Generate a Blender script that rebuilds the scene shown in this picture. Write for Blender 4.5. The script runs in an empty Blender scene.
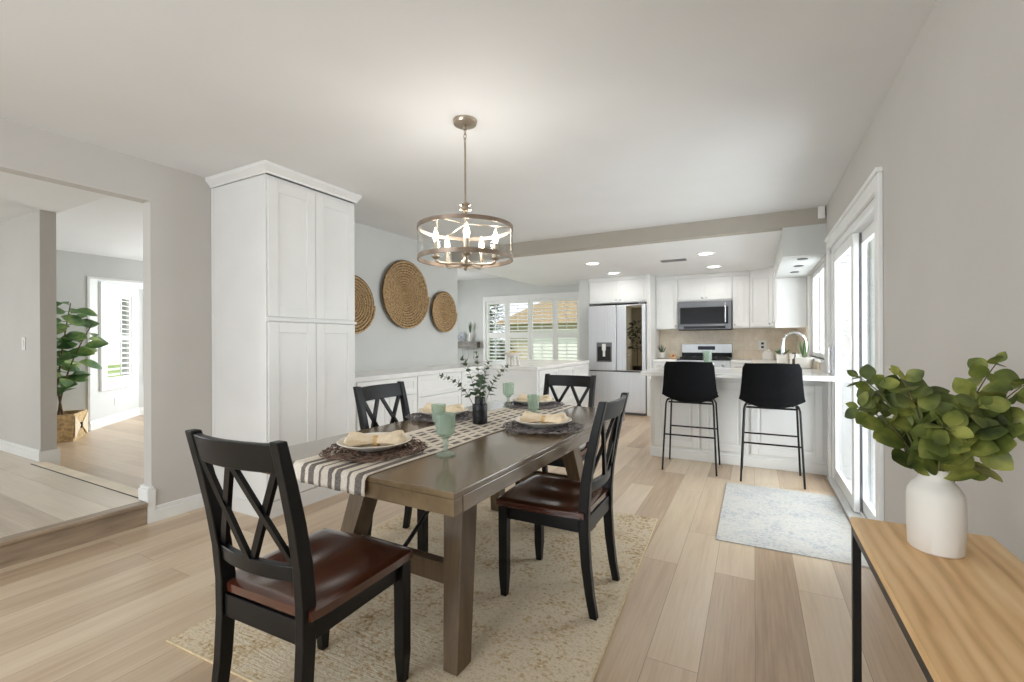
import bpy, math, random
from mathutils import Vector, Matrix

# ------------------------------------------------------------------ camera, world, light, exposure
scene = bpy.context.scene
COL = scene.collection
PI = math.pi

cam_data = bpy.data.cameras.new('camera')
cam_data.sensor_width = 36.0
cam_data.lens = 455.0 / 1024.0 * 36.0
cam_data.clip_start = 0.02
cam = bpy.data.objects.new('camera', cam_data)
COL.objects.link(cam)
cam.matrix_world = (Matrix.Translation((0, 0, 1.215)) @ Matrix.Rotation(math.radians(28.0), 4, 'Z')
                    @ Matrix.Rotation(math.radians(90), 4, 'X') @ Matrix.Rotation(math.radians(-0.25), 4, 'Z'))
scene.camera = cam

world = bpy.data.worlds.new('sky')
scene.world = world
world.use_nodes = True
bg = world.node_tree.nodes['Background']
bg.inputs[0].default_value = (0.86, 0.93, 1.0, 1)
bg.inputs[1].default_value = 1.15

def lamp(name, kind, loc, energy, color=(1, 1, 1), rot=(0, 0, 0), size=None, size_y=None, radius=None):
    l = bpy.data.lights.new(name, kind)
    l.energy = energy
    l.color = color
    if size is not None:
        l.shape = 'RECTANGLE' if size_y else 'SQUARE'
        l.size = size
        if size_y:
            l.size_y = size_y
    if radius is not None:
        l.shadow_soft_size = radius
    o = bpy.data.objects.new(name, l)
    o.location = loc
    o.rotation_euler = rot
    COL.objects.link(o)
    return o

sun = lamp('sun', 'SUN', (0, 0, 20), 1.5, (1.0, 0.95, 0.88), (math.radians(38), 0, math.radians(25)))
sun.data.angle = math.radians(3)
DAY = (0.88, 0.95, 1.0)
# added area lamps to brighten the rooms; four stand behind made-up, unseen windows
lamp('fill_rear', 'AREA', (-1.85, -2.66, 1.35), 74, DAY, (math.radians(90), 0, 0), 2.3, 2.0)
lamp('daylight_sink', 'AREA', (1.5, 5.9, 1.5), 42, DAY, (0, math.radians(90), 0), 1.2, 1.6)
lamp('daylight_door', 'AREA', (1.5, 3.95, 1.1), 54, DAY, (0, math.radians(90), 0), 1.9, 2.0)
lamp('fill_nook', 'AREA', (-6.3, 6.7, 1.4), 26, DAY, (0, math.radians(-90), 0), 1.4, 2.2)
lamp('fill_living', 'AREA', (-7.5, 5.2, 1.4), 84, DAY, (math.radians(-90), 0, 0), 2.4, 1.7)
lamp('fill_foyer', 'AREA', (-8.45, -1.0, 1.4), 72, DAY, (0, math.radians(-90), 0), 2.0, 2.2)

scene.view_settings.view_transform = 'Standard'
scene.view_settings.look = 'None'
scene.view_settings.exposure = 0.63
scene.view_settings.gamma = 1.0
scene.view_settings.use_curve_mapping = False
scene.cycles.use_denoising = True
scene.cycles.max_bounces = 10
scene.cycles.diffuse_bounces = 6
scene.cycles.glossy_bounces = 4
scene.cycles.transmission_bounces = 8
scene.cycles.transparent_max_bounces = 16
scene.cycles.sample_clamp_indirect = 6.0
scene.cycles.caustics_reflective = False
scene.cycles.caustics_refractive = False

# ------------------------------------------------------------------ materials
def lin(c):
    out = []
    for v in c:
        v /= 255.0
        out.append(v / 12.92 if v <= 0.04045 else ((v + 0.055) / 1.055) ** 2.4)
    return (out[0], out[1], out[2], 1.0)

class NT:
    def __init__(self, name):
        self.m = bpy.data.materials.new(name)
        self.m.use_nodes = True
        self.t = self.m.node_tree
        self.b = self.t.nodes['Principled BSDF']
    def n(self, kind, **kw):
        nd = self.t.nodes.new(kind)
        for k, v in kw.items():
            setattr(nd, k, v)
        return nd
    def l(self, a, b):
        self.t.links.new(a, b)
    def math(self, op, a, b=None, c=None):
        nd = self.n('ShaderNodeMath', operation=op)
        for i, v in enumerate((a, b, c)):
            if v is None:
                continue
            if isinstance(v, (int, float)):
                nd.inputs[i].default_value = v
            else:
                self.l(v, nd.inputs[i])
        return nd.outputs[0]
    def obj(self, scale=(1, 1, 1), rot=(0, 0, 0)):
        tc = self.n('ShaderNodeTexCoord')
        mp = self.n('ShaderNodeMapping')
        mp.inputs['Scale'].default_value = scale
        mp.inputs['Rotation'].default_value = rot
        self.l(tc.outputs['Object'], mp.inputs['Vector'])
        return mp.outputs[0]
    def noise(self, vec, scale, detail=3, rough=0.5, w=None):
        nd = self.n('ShaderNodeTexNoise')
        if w is not None:
            nd.noise_dimensions = '4D'
            self.l(w, nd.inputs['W'])
        nd.inputs['Scale'].default_value = scale
        nd.inputs['Detail'].default_value = detail
        nd.inputs['Roughness'].default_value = rough
        self.l(vec, nd.inputs['Vector'])
        return nd.outputs[0]
    def ramp(self, fac, stops):
        nd = self.n('ShaderNodeValToRGB')
        el = nd.color_ramp.elements
        while len(el) < len(stops):
            el.new(0.5)
        for e, (p, c) in zip(el, stops):
            e.position = p
            e.color = lin(c)
        self.l(fac, nd.inputs[0])
        return nd.outputs[0]
    def mix(self, fac, a, b, mode='MIX'):
        nd = self.n('ShaderNodeMix', data_type='RGBA', blend_type=mode)
        for i, v in ((0, fac), (6, a), (7, b)):
            if isinstance(v, (int, float, tuple)):
                nd.inputs[i].default_value = v
            else:
                self.l(v, nd.inputs[i])
        return nd.outputs[2]
    def bump(self, h, strength=0.2, dist=0.01):
        nd = self.n('ShaderNodeBump')
        nd.inputs['Strength'].default_value = strength
        nd.inputs['Distance'].default_value = dist
        self.l(h, nd.inputs['Height'])
        self.l(nd.outputs[0], self.b.inputs['Normal'])
    def col(self, v):
        if isinstance(v, tuple):
            self.b.inputs['Base Color'].default_value = v
        else:
            self.l(v, self.b.inputs['Base Color'])
    def set(self, **kw):
        for k, v in kw.items():
            self.b.inputs[k.replace('_', ' ')].default_value = v
        return self

def plain(name, c, rough=0.5, metal=0.0, var=0.06, scale=6.0, bump=None, spec=0.5, stretch=(1, 1, 1)):
    t = NT(name)
    v = t.obj(stretch)
    n = t.noise(v, scale, 3)
    d = tuple(max(0, x * (1 - var)) for x in c)
    u = tuple(min(255, x * (1 + var)) for x in c)
    t.col(t.ramp(n, [(0.3, d), (0.7, u)]))
    t.set(Roughness=rough, Metallic=metal, Specular_IOR_Level=spec)
    if bump:
        t.bump(t.noise(v, bump[0], 4), bump[1], 0.004)
    return t.m

M = {}
M['wall'] = plain('wall_paint_greige', (199, 195, 190), 0.85, var=0.012, scale=2, bump=(140, 0.08))
M['wall_grey'] = plain('wall_pale_grey_paint_and_light', (205, 206, 203), 0.85, var=0.012, scale=2, bump=(140, 0.08))  # wall colour; on the far left wall it carries cooler light
M['beam'] = plain('beam_paint_taupe', (176, 169, 158), 0.85, var=0.012, scale=2)
M['ceiling'] = plain('ceiling_paint', (226, 226, 226), 0.9, var=0.01, scale=1.5, bump=(60, 0.1))
M['ceiling_kitchen'] = plain('kitchen_ceiling_paint', (238, 238, 238), 0.5, var=0.008, scale=1.5)
M['trim'] = plain('trim_white', (234, 234, 232), 0.4, var=0.01)
M['cabinet'] = plain('cabinet_white', (230, 230, 228), 0.38, var=0.012, scale=3)
M['shutter'] = plain('shutter_white', (236, 236, 232), 0.4, var=0.01)
M['quartz'] = plain('quartz_white', (236, 235, 232), 0.15, var=0.03, scale=4)
M['black_paint'] = plain('chair_black_paint', (9, 9, 10), 0.36, var=0.12, spec=0.3)
M['black_metal'] = plain('black_metal', (16, 16, 17), 0.4, var=0.1, metal=0.3)
M['dark_gap'] = plain('dark_recess', (22, 22, 22), 0.7)
M['plastic_white'] = plain('white_plastic', (235, 234, 230), 0.4, var=0.01)
M['chrome'] = plain('chrome', (215, 215, 218), 0.12, metal=1.0, var=0.02)
M['nickel'] = plain('brushed_nickel', (178, 166, 150), 0.3, metal=1.0, var=0.05, scale=20)
M['bronze'] = plain('weathered_ring_metal', (148, 132, 118), 0.38, metal=0.85, var=0.08, scale=20)
M['steel'] = plain('stainless_steel', (204, 206, 209), 0.38, metal=0.6, var=0.025, scale=3, stretch=(30, 30, 0.6))
M['steel_mid'] = plain('darker_stainless_steel', (104, 104, 106), 0.35, metal=1.0, var=0.03, scale=3)
M['steel_dark'] = plain('dark_steel', (120, 120, 122), 0.3, metal=1.0, var=0.05)
M['black_glass'] = plain('black_glass', (12, 12, 13), 0.2, var=0.05, spec=0.12)
M['mirror_glass'] = plain('smoked_mirror_glass', (128, 120, 102), 0.02, metal=1.0, var=0.01)
M['velvet'] = plain('stool_charcoal_fabric', (12, 13, 15), 0.9, spec=0.2, var=0.2, scale=30, bump=(300, 0.2))
M['ceramic'] = plain('white_matte_ceramic', (224, 220, 213), 0.55, var=0.01)
M['ceramic_gloss'] = plain('plate_ceramic', (232, 226, 214), 0.25, var=0.02)
M['black_ceramic'] = plain('black_ceramic', (20, 21, 24), 0.45, var=0.3, scale=25, bump=(120, 0.3))
M['napkin'] = plain('natural_linen', (230, 212, 184), 0.9, var=0.05, scale=30, bump=(250, 0.2))
M['napkin_ring'] = plain('straw_ring', (206, 172, 120), 0.7, var=0.1, scale=60)
M['twig'] = plain('dark_twig', (100, 80, 68), 0.75, var=0.45, scale=40)
M['twig_grey'] = plain('grey_twig', (104, 98, 98), 0.75, var=0.45, scale=40)
M['stem'] = plain('plant_stem', (96, 92, 52), 0.7, var=0.15, scale=20)
M['bark'] = plain('bark', (98, 78, 56), 0.85, var=0.2, scale=20)
M['soil'] = plain('soil', (52, 42, 34), 0.95, var=0.3, scale=30)
M['lemon'] = plain('lemon_yellow', (232, 190, 70), 0.5, var=0.06)
M['amber'] = plain('amber_plastic', (70, 46, 24), 0.3)
M['wood_small'] = plain('pale_turned_wood', (206, 160, 112), 0.5, var=0.12, scale=20)
M['grass'] = plain('lawn_grass', (128, 150, 72), 0.9, var=0.25, scale=3)
M['hedge'] = plain('hedge_green', (66, 88, 50), 0.85, var=0.4, scale=5)
M['patio'] = plain('patio_concrete', (176, 178, 176), 0.85, var=0.06, scale=3)
M['stucco'] = plain('stucco_tan', (206, 192, 170), 0.9, var=0.05, scale=8)
M['plaster'] = plain('pale_plaster', (152, 157, 156), 0.9, var=0.05, scale=5)
M['fence'] = plain('fence_brown', (110, 92, 70), 0.85, var=0.2, scale=4, stretch=(8, 8, 0.5))
M['roof'] = plain('roof_tile', (140, 120, 88), 0.85, var=0.25, scale=12)

def m_floor(name, stops, rotz, roww=0.185, length=1.3, rough=0.33):
    t = NT(name)
    v = t.obj((1, 1, 1), (0, 0, rotz))
    br = t.n('ShaderNodeTexBrick')
    br.offset = 0.37
    br.inputs['Color1'].default_value = (0, 0, 0, 1)
    br.inputs['Color2'].default_value = (1, 1, 1, 1)
    br.inputs['Mortar'].default_value = (0.5, 0.5, 0.5, 1)
    br.inputs['Scale'].default_value = 1.0
    br.inputs['Mortar Size'].default_value = 0.0012
    br.inputs['Mortar Smooth'].default_value = 0.1
    br.inputs['Brick Width'].default_value = length
    br.inputs['Row Height'].default_value = roww
    t.l(v, br.inputs['Vector'])
    rnd = t.n('ShaderNodeSeparateColor')
    t.l(br.outputs['Color'], rnd.inputs[0])
    seed = t.math('MULTIPLY', rnd.outputs[0], 37.0)
    mp = t.n('ShaderNodeMapping')
    mp.inputs['Scale'].default_value = (0.8, 9.0, 1.0)
    t.l(v, mp.inputs['Vector'])
    g1 = t.noise(mp.outputs[0], 1.6, 5, 0.6, seed)
    mp2 = t.n('ShaderNodeMapping')
    mp2.inputs['Scale'].default_value = (2.0, 60.0, 1.0)
    t.l(v, mp2.inputs['Vector'])
    g2 = t.noise(mp2.outputs[0], 1.5, 4, 0.6, seed)
    tone = t.math('ADD', t.math('MULTIPLY', rnd.outputs[0], 0.34),
                  t.math('ADD', t.math('MULTIPLY', g1, 0.5), t.math('MULTIPLY', g2, 0.34)))
    c = t.ramp(tone, stops)
    gap = t.math('MULTIPLY', br.outputs['Fac'], 0.55)
    c = t.mix(gap, c, lin((80, 66, 52)))
    t.col(c)
    t.set(Roughness=rough, Specular_IOR_Level=0.5)
    t.bump(t.math('SUBTRACT', t.math('MULTIPLY', g2, 0.25), br.outputs['Fac']), 0.12, 0.002)
    return t.m

M['floor'] = m_floor('oak_plank_floor', [(0.25, (150, 126, 101)), (0.48, (186, 161, 134)), (0.7, (208, 187, 160)), (0.95, (222, 206, 183))], PI / 2)
M['floor_foyer'] = m_floor('foyer_plank_floor', [(0.28, (166, 150, 132)), (0.55, (202, 188, 170)), (0.9, (222, 210, 194))], 0.0, 0.23, 1.5, 0.4)
M['floor_living'] = m_floor('living_plank_floor', [(0.28, (150, 124, 98)), (0.55, (184, 158, 130)), (0.9, (206, 184, 158))], 0.0)
M['nosing'] = plain('step_nosing_wood', (150, 132, 112), 0.45, var=0.12, scale=5, stretch=(6, 0.7, 6))

def m_wood(name, stops, stretch, rough=0.35, scale=2.0, bump=0.08, wave=0.08, coat=0.0):
    t = NT(name)
    v = t.obj(stretch)
    n1 = t.noise(v, scale, 5, 0.6)
    wv = t.n('ShaderNodeTexWave', wave_type='BANDS', bands_direction='X')
    wv.inputs['Scale'].default_value = scale * 0.6
    wv.inputs['Distortion'].default_value = 9.0
    wv.inputs['Detail'].default_value = 3.0
    wv.inputs['Detail Scale'].default_value = 0.8
    t.l(v, wv.inputs['Vector'])
    f = t.math('ADD', t.math('MULTIPLY', n1, 1.0 - wave), t.math('MULTIPLY', wv.outputs['Fac'], wave))
    t.col(t.ramp(f, stops))
    t.set(Roughness=rough, Coat_Weight=coat, Coat_Roughness=0.16)
    t.bump(f, bump, 0.002)
    return t.m

M['pale_wood'] = plain('pale_edge_wood', (222, 206, 182), 0.45, var=0.06, scale=5)
M['basket_dark'] = plain('seagrass_groove_shade', (112, 84, 54), 0.9, var=0.15, scale=30)
M['straw'] = plain('straw_weave', (196, 168, 124), 0.85, var=0.16, scale=26, bump=(60, 0.3))
M['oak_top'] = m_wood('console_oak', [(0.22, (182, 138, 90)), (0.5, (226, 186, 134)), (0.75, (240, 208, 162))], (9, 1.0, 9), 0.5, 2.2, 0.06, 0.17)
M['table_wood'] = m_wood('table_brown_wood', [(0.25, (100, 82, 59)), (0.5, (112, 93, 68)), (0.8, (124, 104, 77))], (7, 0.8, 7), 0.25, 2.0, 0.01, 0.05, 0.8)
M['table_leg'] = m_wood('table_leg_wood', [(0.2, (70, 55, 38)), (0.5, (92, 74, 53)), (0.85, (112, 92, 68))], (10, 10, 0.9), 0.38, 2.0)
M['seat_wood'] = m_wood('seat_mahogany', [(0.25, (46, 22, 16)), (0.5, (72, 34, 22)), (0.8, (98, 50, 31))], (11, 1.0, 11), 0.24, 2.0, 0.02, 0.08, 0.8)
M['grey_wood'] = m_wood('weathered_shelf_wood', [(0.2, (96, 92, 88)), (0.5, (130, 124, 118)), (0.8, (156, 148, 140))], (1, 8, 8), 0.7, 3.0)

def m_rug(name, stops, rib, patscale):
    t = NT(name)
    v = t.obj()
    n1 = t.noise(v, patscale, 6, 0.7)
    mp = t.n('ShaderNodeMapping')
    mp.inputs['Scale'].default_value = (4.0, 45.0, 1.0)
    t.l(v, mp.inputs['Vector'])
    n2 = t.noise(mp.outputs[0], 2.0, 3, 0.6)
    n3 = t.noise(v, 60, 2, 0.6)
    f = t.math('ADD', t.math('MULTIPLY', n1, 0.4), t.math('ADD', t.math('MULTIPLY', n2, rib), t.math('MULTIPLY', n3, 0.6 - rib)))
    t.col(t.ramp(f, stops))
    t.set(Roughness=0.95, Specular_IOR_Level=0.1)
    t.bump(t.math('ADD', n2, n3), 0.5, 0.006)
    return t.m

M['rug'] = m_rug('area_rug_weave', [(0.34, (146, 116, 78)), (0.43, (196, 172, 136)), (0.52, (222, 208, 184)), (0.62, (200, 182, 152)), (0.70, (162, 136, 98))], 0.14, 3.5)
M['rug_edge'] = plain('rug_binding', (204, 184, 148), 0.9, var=0.08, scale=60)
M['mat_rug'] = m_rug('runner_rug_weave', [(0.36, (158, 160, 164)), (0.46, (188, 188, 186)), (0.55, (206, 202, 194)), (0.64, (182, 174, 160))], 0.2, 4.0)

def m_basket():
    t = NT('seagrass_coil')
    v = t.obj()
    wv = t.n('ShaderNodeTexWave', wave_type='BANDS', bands_direction='DIAGONAL')
    wv.inputs['Scale'].default_value = 28
    wv.inputs['Distortion'].default_value = 4
    wv.inputs['Detail'].default_value = 2
    t.l(v, wv.inputs['Vector'])
    n = t.noise(v, 40, 3)
    f = t.math('ADD', t.math('MULTIPLY', wv.outputs['Fac'], 0.45), t.math('MULTIPLY', n, 0.55))
    t.col(t.ramp(f, [(0.2, (110, 84, 54)), (0.5, (190, 156, 112)), (0.8, (226, 198, 156))]))
    t.set(Roughness=0.85)
    t.bump(f, 0.5, 0.01)
    return t.m
M['basket'] = m_basket()

def m_runner():
    t = NT('striped_table_runner')
    tc = t.n('ShaderNodeTexCoord')
    sp = t.n('ShaderNodeSeparateXYZ')
    t.l(tc.outputs['Object'], sp.inputs[0])
    x, y = sp.outputs[0], sp.outputs[1]
    wob = t.math('MULTIPLY', t.math('SUBTRACT', t.noise(tc.outputs['Object'], 9, 3), 0.5), 0.016)
    xw = t.math('ADD', x, wob)
    s1 = t.math('SINE', t.math('MULTIPLY', xw, 128.0))
    s2 = t.math('SINE', t.math('MULTIPLY', xw, 47.0))
    sraw = t.math('ADD', s1, t.math('MULTIPLY', s2, 0.7))
    stripe = t.math('MULTIPLY', t.math('MINIMUM', 1.0, t.math('MAXIMUM', 0.0, t.math('MULTIPLY', t.math('SUBTRACT', sraw, -0.1), 3.0))), 0.85)
    row = t.math('FLOOR', t.math('MULTIPLY', xw, 128.0 / (2 * PI)))
    dash = t.math('SINE', t.math('ADD', t.math('MULTIPLY', y, 74.0), t.math('MULTIPLY', row, 2.2)))
    dash = t.math('GREATER_THAN', dash, -0.55)
    inmid = t.math('GREATER_THAN', y, -0.62)
    dm = t.math('MAXIMUM', dash, t.math('SUBTRACT', 1.0, inmid))
    edge = t.math('LESS_THAN', t.math('ABSOLUTE', x), 0.176)
    f = t.math('MULTIPLY', t.math('MULTIPLY', stripe, dm), edge)
    n = t.noise(tc.outputs['Object'], 220, 2)
    light = t.ramp(n, [(0.3, (208, 196, 180)), (0.7, (234, 226, 214))])
    dark = t.ramp(n, [(0.3, (36, 33, 36)), (0.7, (110, 102, 100))])
    t.col(t.mix(f, light, dark))
    t.set(Roughness=0.95, Specular_IOR_Level=0.1)
    t.bump(n, 0.3, 0.003)
    return t.m
M['runner'] = m_runner()

def m_leaf(name, stops, rough=0.45, scale=9.0):
    t = NT(name)
    v = t.obj()
    n = t.noise(v, scale, 3)
    c = t.ramp(n, stops)
    t.col(c)
    t.set(Roughness=rough)
    tr = t.n('ShaderNodeBsdfTranslucent')
    t.l(c, tr.inputs['Color'])
    mx = t.n('ShaderNodeMixShader')
    mx.inputs[0].default_value = 0.22
    out = t.t.nodes['Material Output']
    t.l(t.b.outputs[0], mx.inputs[1])
    t.l(tr.outputs[0], mx.inputs[2])
    t.l(mx.outputs[0], out.inputs['Surface'])
    return t.m
M['leaf_euc'] = m_leaf('eucalyptus_leaf_olive', [(0.32, (52, 64, 34)), (0.5, (98, 110, 48)), (0.68, (164, 166, 84))], 0.5, 14)
M['leaf_sprig'] = m_leaf('eucalyptus_leaf_grey_green', [(0.3, (58, 76, 60)), (0.6, (100, 122, 92)), (0.8, (128, 146, 110))], 0.6, 14)
M['leaf_fig'] = m_leaf('fig_leaf_green', [(0.32, (50, 80, 44)), (0.5, (98, 132, 76)), (0.68, (164, 176, 104))], 0.35, 5)
M['leaf_dark'] = m_leaf('tree_leaf_dark_green', [(0.3, (30, 48, 28)), (0.7, (66, 92, 52))], 0.4, 6)
M['leaf_succ'] = m_leaf('succulent_leaf', [(0.3, (84, 112, 72)), (0.7, (140, 160, 116))], 0.5, 12)
M['leaf_out'] = m_leaf('garden_leaf', [(0.3, (54, 76, 40)), (0.7, (120, 140, 78))], 0.6, 3)

def m_glass(name, tint=(1, 1, 1, 1), ior=1.45, base=0.0, rough=0.01):
    t = NT(name)
    tr = t.n('ShaderNodeBsdfTransparent')
    tr.inputs[0].default_value = tint
    gl = t.n('ShaderNodeBsdfGlossy')
    gl.inputs['Roughness'].default_value = rough
    lw = t.n('ShaderNodeLayerWeight')
    lw.inputs['Blend'].default_value = 0.5
    f0 = ((ior - 1) / (ior + 1)) ** 2
    f = t.math('ADD', t.math('MULTIPLY', t.math('POWER', lw.outputs['Facing'], 5.0), 1 - f0), f0 + base)
    mx = t.n('ShaderNodeMixShader')
    t.l(f, mx.inputs[0])
    t.l(tr.outputs[0], mx.inputs[1])
    t.l(gl.outputs[0], mx.inputs[2])
    t.l(mx.outputs[0], t.t.nodes['Material Output'].inputs['Surface'])
    return t.m
M['glass'] = m_glass('clear_window_glass')
M['glass_shade'] = m_glass('clear_shade_glass', (0.97, 0.98, 0.98, 1), 1.4)

def m_goblet():
    t = NT('pale_green_pressed_glass')
    v = t.obj((1, 1, 1))
    t.col(lin((222, 232, 222)))
    t.set(Roughness=0.12, IOR=1.35, Transmission_Weight=0.0)
    tr = t.n('ShaderNodeBsdfTransparent')
    tr.inputs[0].default_value = lin((228, 238, 230))
    mx = t.n('ShaderNodeMixShader')
    mx.inputs[0].default_value = 0.27
    t.l(tr.outputs[0], mx.inputs[1])
    t.l(t.b.outputs[0], mx.inputs[2])
    t.l(mx.outputs[0], t.t.nodes['Material Output'].inputs['Surface'])
    return t.m
M['goblet'] = m_goblet()

def m_backsplash():
    t = NT('travertine_tile')
    v = t.obj((1, 1, 1), (PI / 2, 0, 0))
    br = t.n('ShaderNodeTexBrick')
    br.offset = 0.5
    br.inputs['Scale'].default_value = 1
    br.inputs['Mortar Size'].default_value = 0.002
    br.inputs['Brick Width'].default_value = 0.15
    br.inputs['Row Height'].default_value = 0.15
    br.inputs['Color1'].default_value = lin((222, 208, 186))
    br.inputs['Color2'].default_value = lin((230, 218, 198))
    br.inputs['Mortar'].default_value = lin((196, 180, 158))
    t.l(v, br.inputs['Vector'])
    n = t.noise(t.obj(), 9, 5, 0.65)
    t.col(t.mix(0.5, br.outputs['Color'], t.ramp(n, [(0.3, (200, 180, 152)), (0.7, (236, 226, 210))])))
    t.set(Roughness=0.35)
    return t.m
M['backsplash'] = m_backsplash()

def m_emit(name, c, s):
    t = NT(name)
    t.b.inputs['Base Color'].default_value = lin(c)
    t.b.inputs['Emission Color'].default_value = lin(c)
    t.b.inputs['Emission Strength'].default_value = s
    return t.m
M['bulb'] = m_emit('warm_bulb', (255, 240, 214), 9.0)
M['downlight'] = m_emit('downlight_lens', (255, 252, 246), 4.0)
M['display'] = m_emit('oven_display', (26, 34, 48), 0.15)

# ------------------------------------------------------------------ mesh builder
class MB:
    def __init__(self):
        self.v = []
        self.f = []
    def add(self, vs, fs):
        k = len(self.v)
        self.v += [tuple(p) for p in vs]
        self.f += [tuple(i + k for i in f) for f in fs]
        return self
    def box(self, x0, x1, y0, y1, z0, z1):
        x0, x1 = min(x0, x1), max(x0, x1)
        y0, y1 = min(y0, y1), max(y0, y1)
        z0, z1 = min(z0, z1), max(z0, z1)
        return self.add([(x0, y0, z0), (x1, y0, z0), (x1, y1, z0), (x0, y1, z0), (x0, y0, z1), (x1, y0, z1), (x1, y1, z1), (x0, y1, z1)],
                        [(0, 3, 2, 1), (4, 5, 6, 7), (0, 1, 5, 4), (1, 2, 6, 5), (2, 3, 7, 6), (3, 0, 4, 7)])
    def hexa(self, lo, hi):   # two quads (bottom, top), each 4 points counter-clockwise from above
        return self.add(list(lo) + list(hi), [(0, 3, 2, 1), (4, 5, 6, 7), (0, 1, 5, 4), (1, 2, 6, 5), (2, 3, 7, 6), (3, 0, 4, 7)])
    def sweep(self, pts, secs, closed=False, cap=True):
        """pts: list of Vectors; secs: list (or function i) of 2-D sections in the local frame (side, up)"""
        pts = [Vector(p) for p in pts]
        n = len(pts)
        rings = []
        ref = Vector((0, 0, 1))
        prev = None
        for i in range(n):
            a = pts[(i - 1) % n] if (closed or i > 0) else pts[i]
            b = pts[(i + 1) % n] if (closed or i < n - 1) else pts[i]
            t = (b - a).normalized()
            if prev is None:
                r = ref if abs(t.dot(ref)) < 0.9 else Vector((0, 1, 0))
                s = t.cross(r).normalized()
            else:
                s = (prev - t * prev.dot(t)).normalized()
            prev = s
            u = s.cross(t).normalized()
            sec = secs(i) if callable(secs) else secs
            rings.append([pts[i] + s * p[0] + u * p[1] for p in sec])
        m = len(rings[0])
        vs = [p for r in rings for p in r]
        fs = []
        for i in range(n if closed else n - 1):
            j = (i + 1) % n
            for k in range(m):
                l = (k + 1) % m
                fs.append((i * m + k, j * m + k, j * m + l, i * m + l))
        if cap and not closed:
            fs.append(tuple(range(m)))
            fs.append(tuple(reversed([(n - 1) * m + k for k in range(m)])))
        return self.add(vs, fs)
    def tube(self, pts, r, n=8, closed=False):
        rr = r if callable(r) else (lambda i: r)
        return self.sweep(pts, lambda i: [(rr(i) * math.cos(2 * PI * k / n), rr(i) * math.sin(2 * PI * k / n)) for k in range(n)], closed)
    def bar(self, p, q, w, h):
        return self.sweep([p, q], [(-w / 2, -h / 2), (w / 2, -h / 2), (w / 2, h / 2), (-w / 2, h / 2)])
    def lathe(self, prof, n=24, c=(0, 0, 0), axis='z', sx=1.0, sy=1.0):
        vs, fs = [], []
        for (r, z) in prof:
            for k in range(n):
                a = 2 * PI * k / n
                x, y = r * math.cos(a) * sx, r * math.sin(a) * sy
                if axis == 'z':
                    p = (x, y, z)
                elif axis == 'x':
                    p = (z, x, y)
                else:
                    p = (y, z, x)
                vs.append((p[0] + c[0], p[1] + c[1], p[2] + c[2]))
        m = len(prof)
        for i in range(m - 1):
            for k in range(n):
                l = (k + 1) % n
                fs.append((i * n + k, i * n + l, (i + 1) * n + l, (i + 1) * n + k))
        if prof[0][0] > 1e-6:
            fs.append(tuple(reversed(range(n))))
        if prof[-1][0] > 1e-6:
            fs.append(tuple((m - 1) * n + k for k in range(n)))
        return self.add(vs, fs)
    def cyl(self, c, r, z0, z1, n=20, axis='z'):
        return self.lathe([(r, z0), (r, z1)], n, c, axis)
    def ball(self, c, r, n=12, sz=1.0):
        m = 8
        return self.lathe([(max(1e-5, r * math.sin(PI * i / m)), -r * sz * math.cos(PI * i / m)) for i in range(m + 1)], n, c)
    def grid(self, fn, nu, nv):
        vs = [fn(i / nu, j / nv) for j in range(nv + 1) for i in range(nu + 1)]
        fs = []
        for j in range(nv):
            for i in range(nu):
                a = j * (nu + 1) + i
                fs.append((a, a + 1, a + nu + 2, a + nu + 1))
        return self.add(vs, fs)
    def leaf(self, base, d, up, L, W, curl=0.15, fold=0.12, nseg=6, power=1.0):
        d = Vector(d).normalized()
        s = d.cross(Vector(up))
        if s.length < 1e-4:
            s = d.cross(Vector((1, 0, 0.3)))
        s.normalize()
        u = s.cross(d).normalized()
        base = Vector(base)
        vs, fs = [], []
        for i in range(nseg + 1):
            t = i / nseg
            w = W / 2 * (math.sin(PI * min(1, max(0.0, t * 0.97 + 0.015))) ** power)
            c = base + d * (L * t) - u * (curl * L * t * t)
            vs += [c - s * w + u * (fold * w), c, c + s * w + u * (fold * w)]
        for i in range(nseg):
            a = i * 3
            fs += [(a, a + 1, a + 4, a + 3), (a + 1, a + 2, a + 5, a + 4)]
        return self.add(vs, fs)

def root_of(o):
    while o.parent:
        o = o.parent
    return o

def P(name, mb, m, parent=None, smooth=None, bevel=None, world=False, label=None, solid=None, seg=2):
    """link the builder's shape as ONE mesh object (a part when it has a parent)"""
    vs = mb.v
    if world and parent is not None:
        r = root_of(parent).location
        vs = [(p[0] - r[0], p[1] - r[1], p[2] - r[2]) for p in vs]
    me = bpy.data.meshes.new(name)
    me.from_pydata(vs, [], mb.f)
    me.validate()
    me.update()
    if smooth:
        me.shade_smooth()
        me.set_sharp_from_angle(angle=math.radians(smooth))
    me.materials.append(M[m] if isinstance(m, str) else m)
    o = bpy.data.objects.new(name, me)
    COL.objects.link(o)
    if parent is not None:
        o.parent = parent
    if solid:
        s = o.modifiers.new('thickness', 'SOLIDIFY')
        s.thickness = solid
        s.offset = 0
    if bevel:
        b = o.modifiers.new('edge', 'BEVEL')
        b.width = bevel
        b.segments = seg
        b.limit_method = 'ANGLE'
        b.angle_limit = math.radians(40)
        b.harden_normals = False
    if label:
        o['label'] = label
    return o

def tag(o, label, cat, group=None):
    o['label'] = label
    o['category'] = cat
    if group:
        o['group'] = group
    return o

def T(name, label, cat, loc=(0, 0, 0), rz=0.0, group=None):
    o = bpy.data.objects.new(name, None)
    o.empty_display_size = 0.1
    COL.objects.link(o)
    o.location = loc
    o.rotation_euler = (0, 0, rz)
    return tag(o, label, cat, group)

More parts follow.
